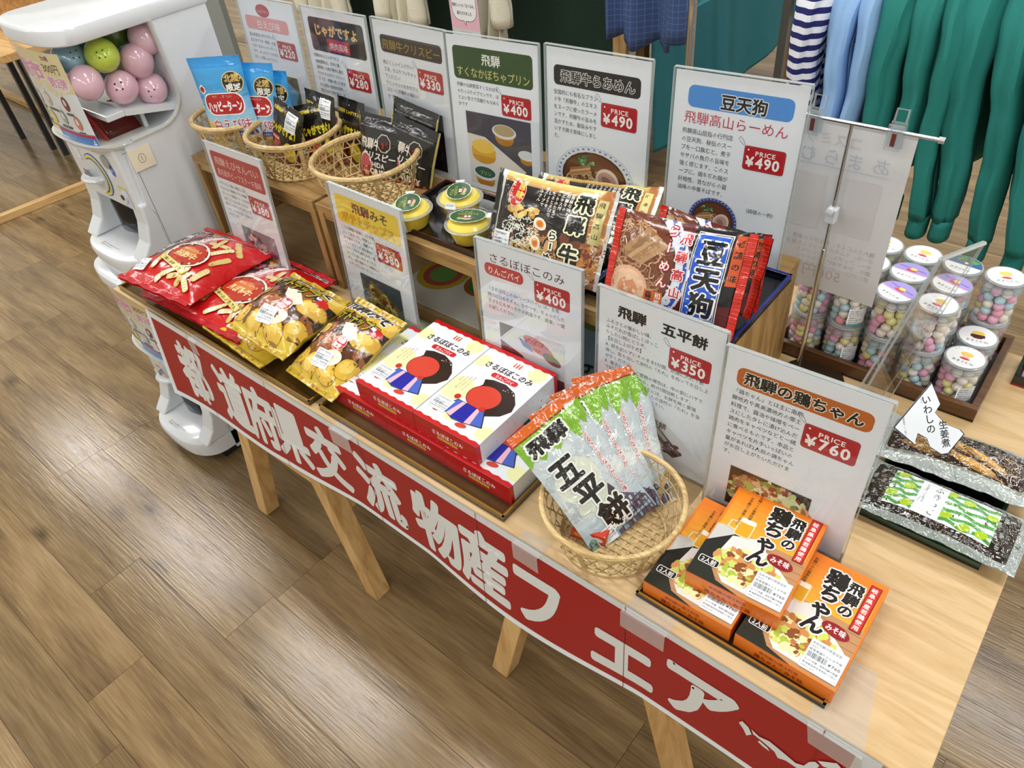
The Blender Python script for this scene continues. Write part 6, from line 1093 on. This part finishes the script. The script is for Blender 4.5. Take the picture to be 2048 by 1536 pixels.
# clothes rack in front right
rk = thing('clothes_rack', 'steel rail of the clothes rack above the green sweatshirts', 'clothes rack', Vector((0, 0, 0))); MB().tube([(-1.25, 1.62, 1.36), (.6, 1.62, 1.36)], .013, 12).build('rail', steel, rk, True)
for x in (-1.22, .58):
    MB().tube([(x, 1.62, .02), (x, 1.62, 1.36)], .013, 12).build('upright', steel, rk, True); MB().tube([(x, 1.35, .02), (x, 1.95, .02)], .013, 12).build('foot', steel, rk, True)
def stripes():
    m, t, b = newmat('navy_white_stripes'); N = t.nodes.new; L = t.links.new; tc = N('ShaderNodeTexCoord'); s = N('ShaderNodeSeparateXYZ'); L(tc.outputs['Object'], s.inputs[0]); a = N('ShaderNodeMath'); a.operation = 'MULTIPLY'; a.inputs[1].default_value = 38; L(s.outputs[2], a.inputs[0])
    f = N('ShaderNodeMath'); f.operation = 'FRACT'; L(a.outputs[0], f.inputs[0]); g = N('ShaderNodeMath'); g.operation = 'LESS_THAN'; g.inputs[1].default_value = .48; L(f.outputs[0], g.inputs[0]); mx = N('ShaderNodeMix'); mx.data_type = 'RGBA'; mx.inputs[6].default_value = hx('#e2e6f0'); mx.inputs[7].default_value = hx('#141a62'); L(g.outputs[0], mx.inputs[0]); L(mx.outputs[2], b.inputs['Base Color']); b.inputs['Roughness'].default_value = .85; return m
def garment(name, x, mat, label, cat, zt, L_, cuff, seed, sl=.60, grp=None, lean=0, wd=.42, r0=.062):
    t = thing(name, label, cat, Vector((x, 1.62, zt)), grp)
    cloth('body', mat, t, lambda u, v: (.014 * math.sin(u * 12 + seed) * (.5 + .5 * v) + lean * v * .22, -.20 + wd * u, .06 * 0 - .035 * (2 * u - 1) ** 2 * (1 - v) - L_ * v), 26, 24)
    for sy, nm in ((-1, 'sleeve'), (1, 'sleeve')):
        def sv(u, v, sy=sy):
            a = 2 * PI * u; rr = r0 * (1 - .36 * v) * (1 + .16 * math.sin(2 * a + seed) + .10 * math.sin(5 * a + seed * 2 + v * 3)); y0 = sy * (.2 + .075 * math.sin(min(1, v * 3) * PI / 2))
            return (rr * .72 * math.cos(a) + lean * v * .3 + .004 * math.sin(v * 9 + seed), y0 + (.01 if sy < 0 else 0) + rr * 1.35 * math.sin(a), -.045 - sl * v)
        cloth(nm, mat, t, sv, 28, 30)
        cr = r0 * .60
        MB().grid(lambda u, v: (cr * .7 * math.cos(2*PI*u) + lean * .3 + .004 * math.sin(9 + seed), sy * .275 + (.01 if sy < 0 else 0) + cr * 1.3 * math.sin(2*PI*u), -.045 - sl - .055 * v + .002), 24, 3).build('cuff', mat, t, True, solid=.004)
    MB().tube([(0, -.19, -.02), (0, 0, .02), (0, .19, -.02)], .004, 6).tube([(0, 0, .02), (0, 0, .05), (0, .014, .10), (0, -.004, .118)], .002, 6).build('hanger', dark, t, True)
tg = plain('green_sweat_cloth', '#1e7d76', .85, bump=.2, scale=260); lb = plain('light_blue_cloth', '#8fb8e6', .85, bump=.15, scale=200); pu = plain('purple_knit', '#2a1c6a', .9, bump=.4, scale=120); st = stripes(); mint = plain('mint_sweat_cloth', '#6fb8a0', .85, bump=.2, scale=240)
GS = 'green sweatshirts on the rack'; GL_ = 'light blue shirts on the rack'
garment('striped_shirt', -.765, st, 'navy and white striped shirt at the left end of the rack', 'shirt', 1.24, .62, 0, 1, .50, r0=.046)
garment('blue_shirt', -.69, lb, 'left one of the two light blue shirts on the rack', 'shirt', 1.24, .60, 0, 2, .50, GL_, r0=.036); garment('blue_shirt', -.635, lb, 'right one of the two light blue shirts, next to the first green sweatshirt', 'shirt', 1.24, .60, 0, 4, .50, GL_, r0=.036)
for i, (x, s, ln, lab, sl) in enumerate(((-.575, 1, 0, 'first green sweatshirt from the left, next to the light blue shirts', .52), (-.523, 3, .03, 'second green sweatshirt from the left, behind the white paper', .53), (-.472, 5, .045, 'third green sweatshirt from the left, its sleeve ending behind the paper edge', .55), (-.430, 7, .06, 'fourth green sweatshirt, its cuff hanging clear beside the paper', .545), (-.365, 9, .085, 'fifth green sweatshirt, its cuff hanging above the candy jars', .575), (-.305, 11, .10, 'sixth green sweatshirt from the left, cuff above the rightmost jars', .58), (-.19, 12, .10, 'rightmost green sweatshirt at the frame edge', .62))):
    garment('green_sweatshirt', x, tg, lab, 'sweatshirt', 1.25, .56, 0, s, sl, GS, lean=ln / .3, r0=.046)
garment('purple_sweater', -.25, pu, 'dark purple sweater between green sweatshirts on the rack', 'sweater', 1.24, .42, 0, 2, .30, r0=.035); garment('mint_sweatshirt', -.10, mint, 'pale mint sweatshirt at the far right edge behind the jars', 'sweatshirt', 1.2, .64, 0, 3, .68, lean=.2, r0=.045)
# far left: table with black legs, low rails
ft = thing('side_table', 'wooden table with thin black legs at the far left', 'table', Vector((0, 0, 0))); p = at(28, 95, .70)
MB().box(-6.2, -4.22, .70, 1.5, .665, .70).build('table_top', wood('far_table', '#b48a50', '#dcb47a', 0, 1, .4), ft, bevel=.003)
for q in ((47, 277), (108, 298), (133, 309)): g = at(*q, 0); MB().box(g.x - .014, g.x + .014, g.y - .014, g.y + .014, 0, .665).build('leg', dark, ft)
for x_, y_ in ((-6.1, .8), (-6.1, 1.4)): MB().box(x_ - .014, x_ + .014, y_ - .014, y_ + .014, 0, .665).build('leg', dark, ft)
g1 = thing('wooden_crate', 'wooden crate standing on the far left table', 'crate', Vector((-4.95, 1.0, .701))); fw = wood('far_crate', '#9a6a38', '#c9965c', 0, 1, .5)
for b_ in ((-.32, .32, -.1, -.085), (-.32, .32, .235, .25), (-.32, -.305, -.085, .235), (.305, .32, -.085, .235)): MB().box(*b_, .0, .16).build('side_board', fw, g1)
MB().box(-.305, .305, -.085, .235, .0, .01).build('base_board', fw, g1)
bk_ = thing('dark_goods_bag', 'dark wrapped goods lying in the crate at the top left', 'goods', Vector((-4.8, 1.05, .712))); MB().lathe([(.0001, 0), (.09, .01), (.1, .08), (.07, .16), (.0001, .19)], 16).build('wrap', plain('dark_goods', '#252530', .5, bump=.4, scale=30), bk_, True)
for nm, a, b_, lab in (('floor_rail', (0, 437), (172, 368), 'pale wooden bar lying across the floor at the left'), ('floor_rail', (0, 182), (72, 214), 'pale wooden foot rail of the grey screen at the upper left')):
    A_, B_ = at(*a, .02), at(*b_, .02); d = (B_ - A_); A_ = A_ - d * .3; B_ = B_ + d * (1.0 if a[1] > 300 else 2.2); M = pose(A_ - Vector((0, 0, .0195)), math.atan2((B_ - A_).y, (B_ - A_).x)); tag(MB().box(0, (B_ - A_).length, -.02, .02, 0, .035).build(nm, M_pine(0), M=M, bevel=.002), lab, 'rail')
gs = thing('grey_screen', 'low grey partition screen behind the far left table', 'screen', Vector((-6.4, 1.62, 0))); MB().box(0, 2.6, 0, .03, .06, 1.1).build('panel', plain('screen_grey', '#8d9391', .6), gs); MB().box(0, 2.6, -.01, .04, .0, .058).build('foot', M_pine(0), gs)
bpy.data.objects.remove(_fo)
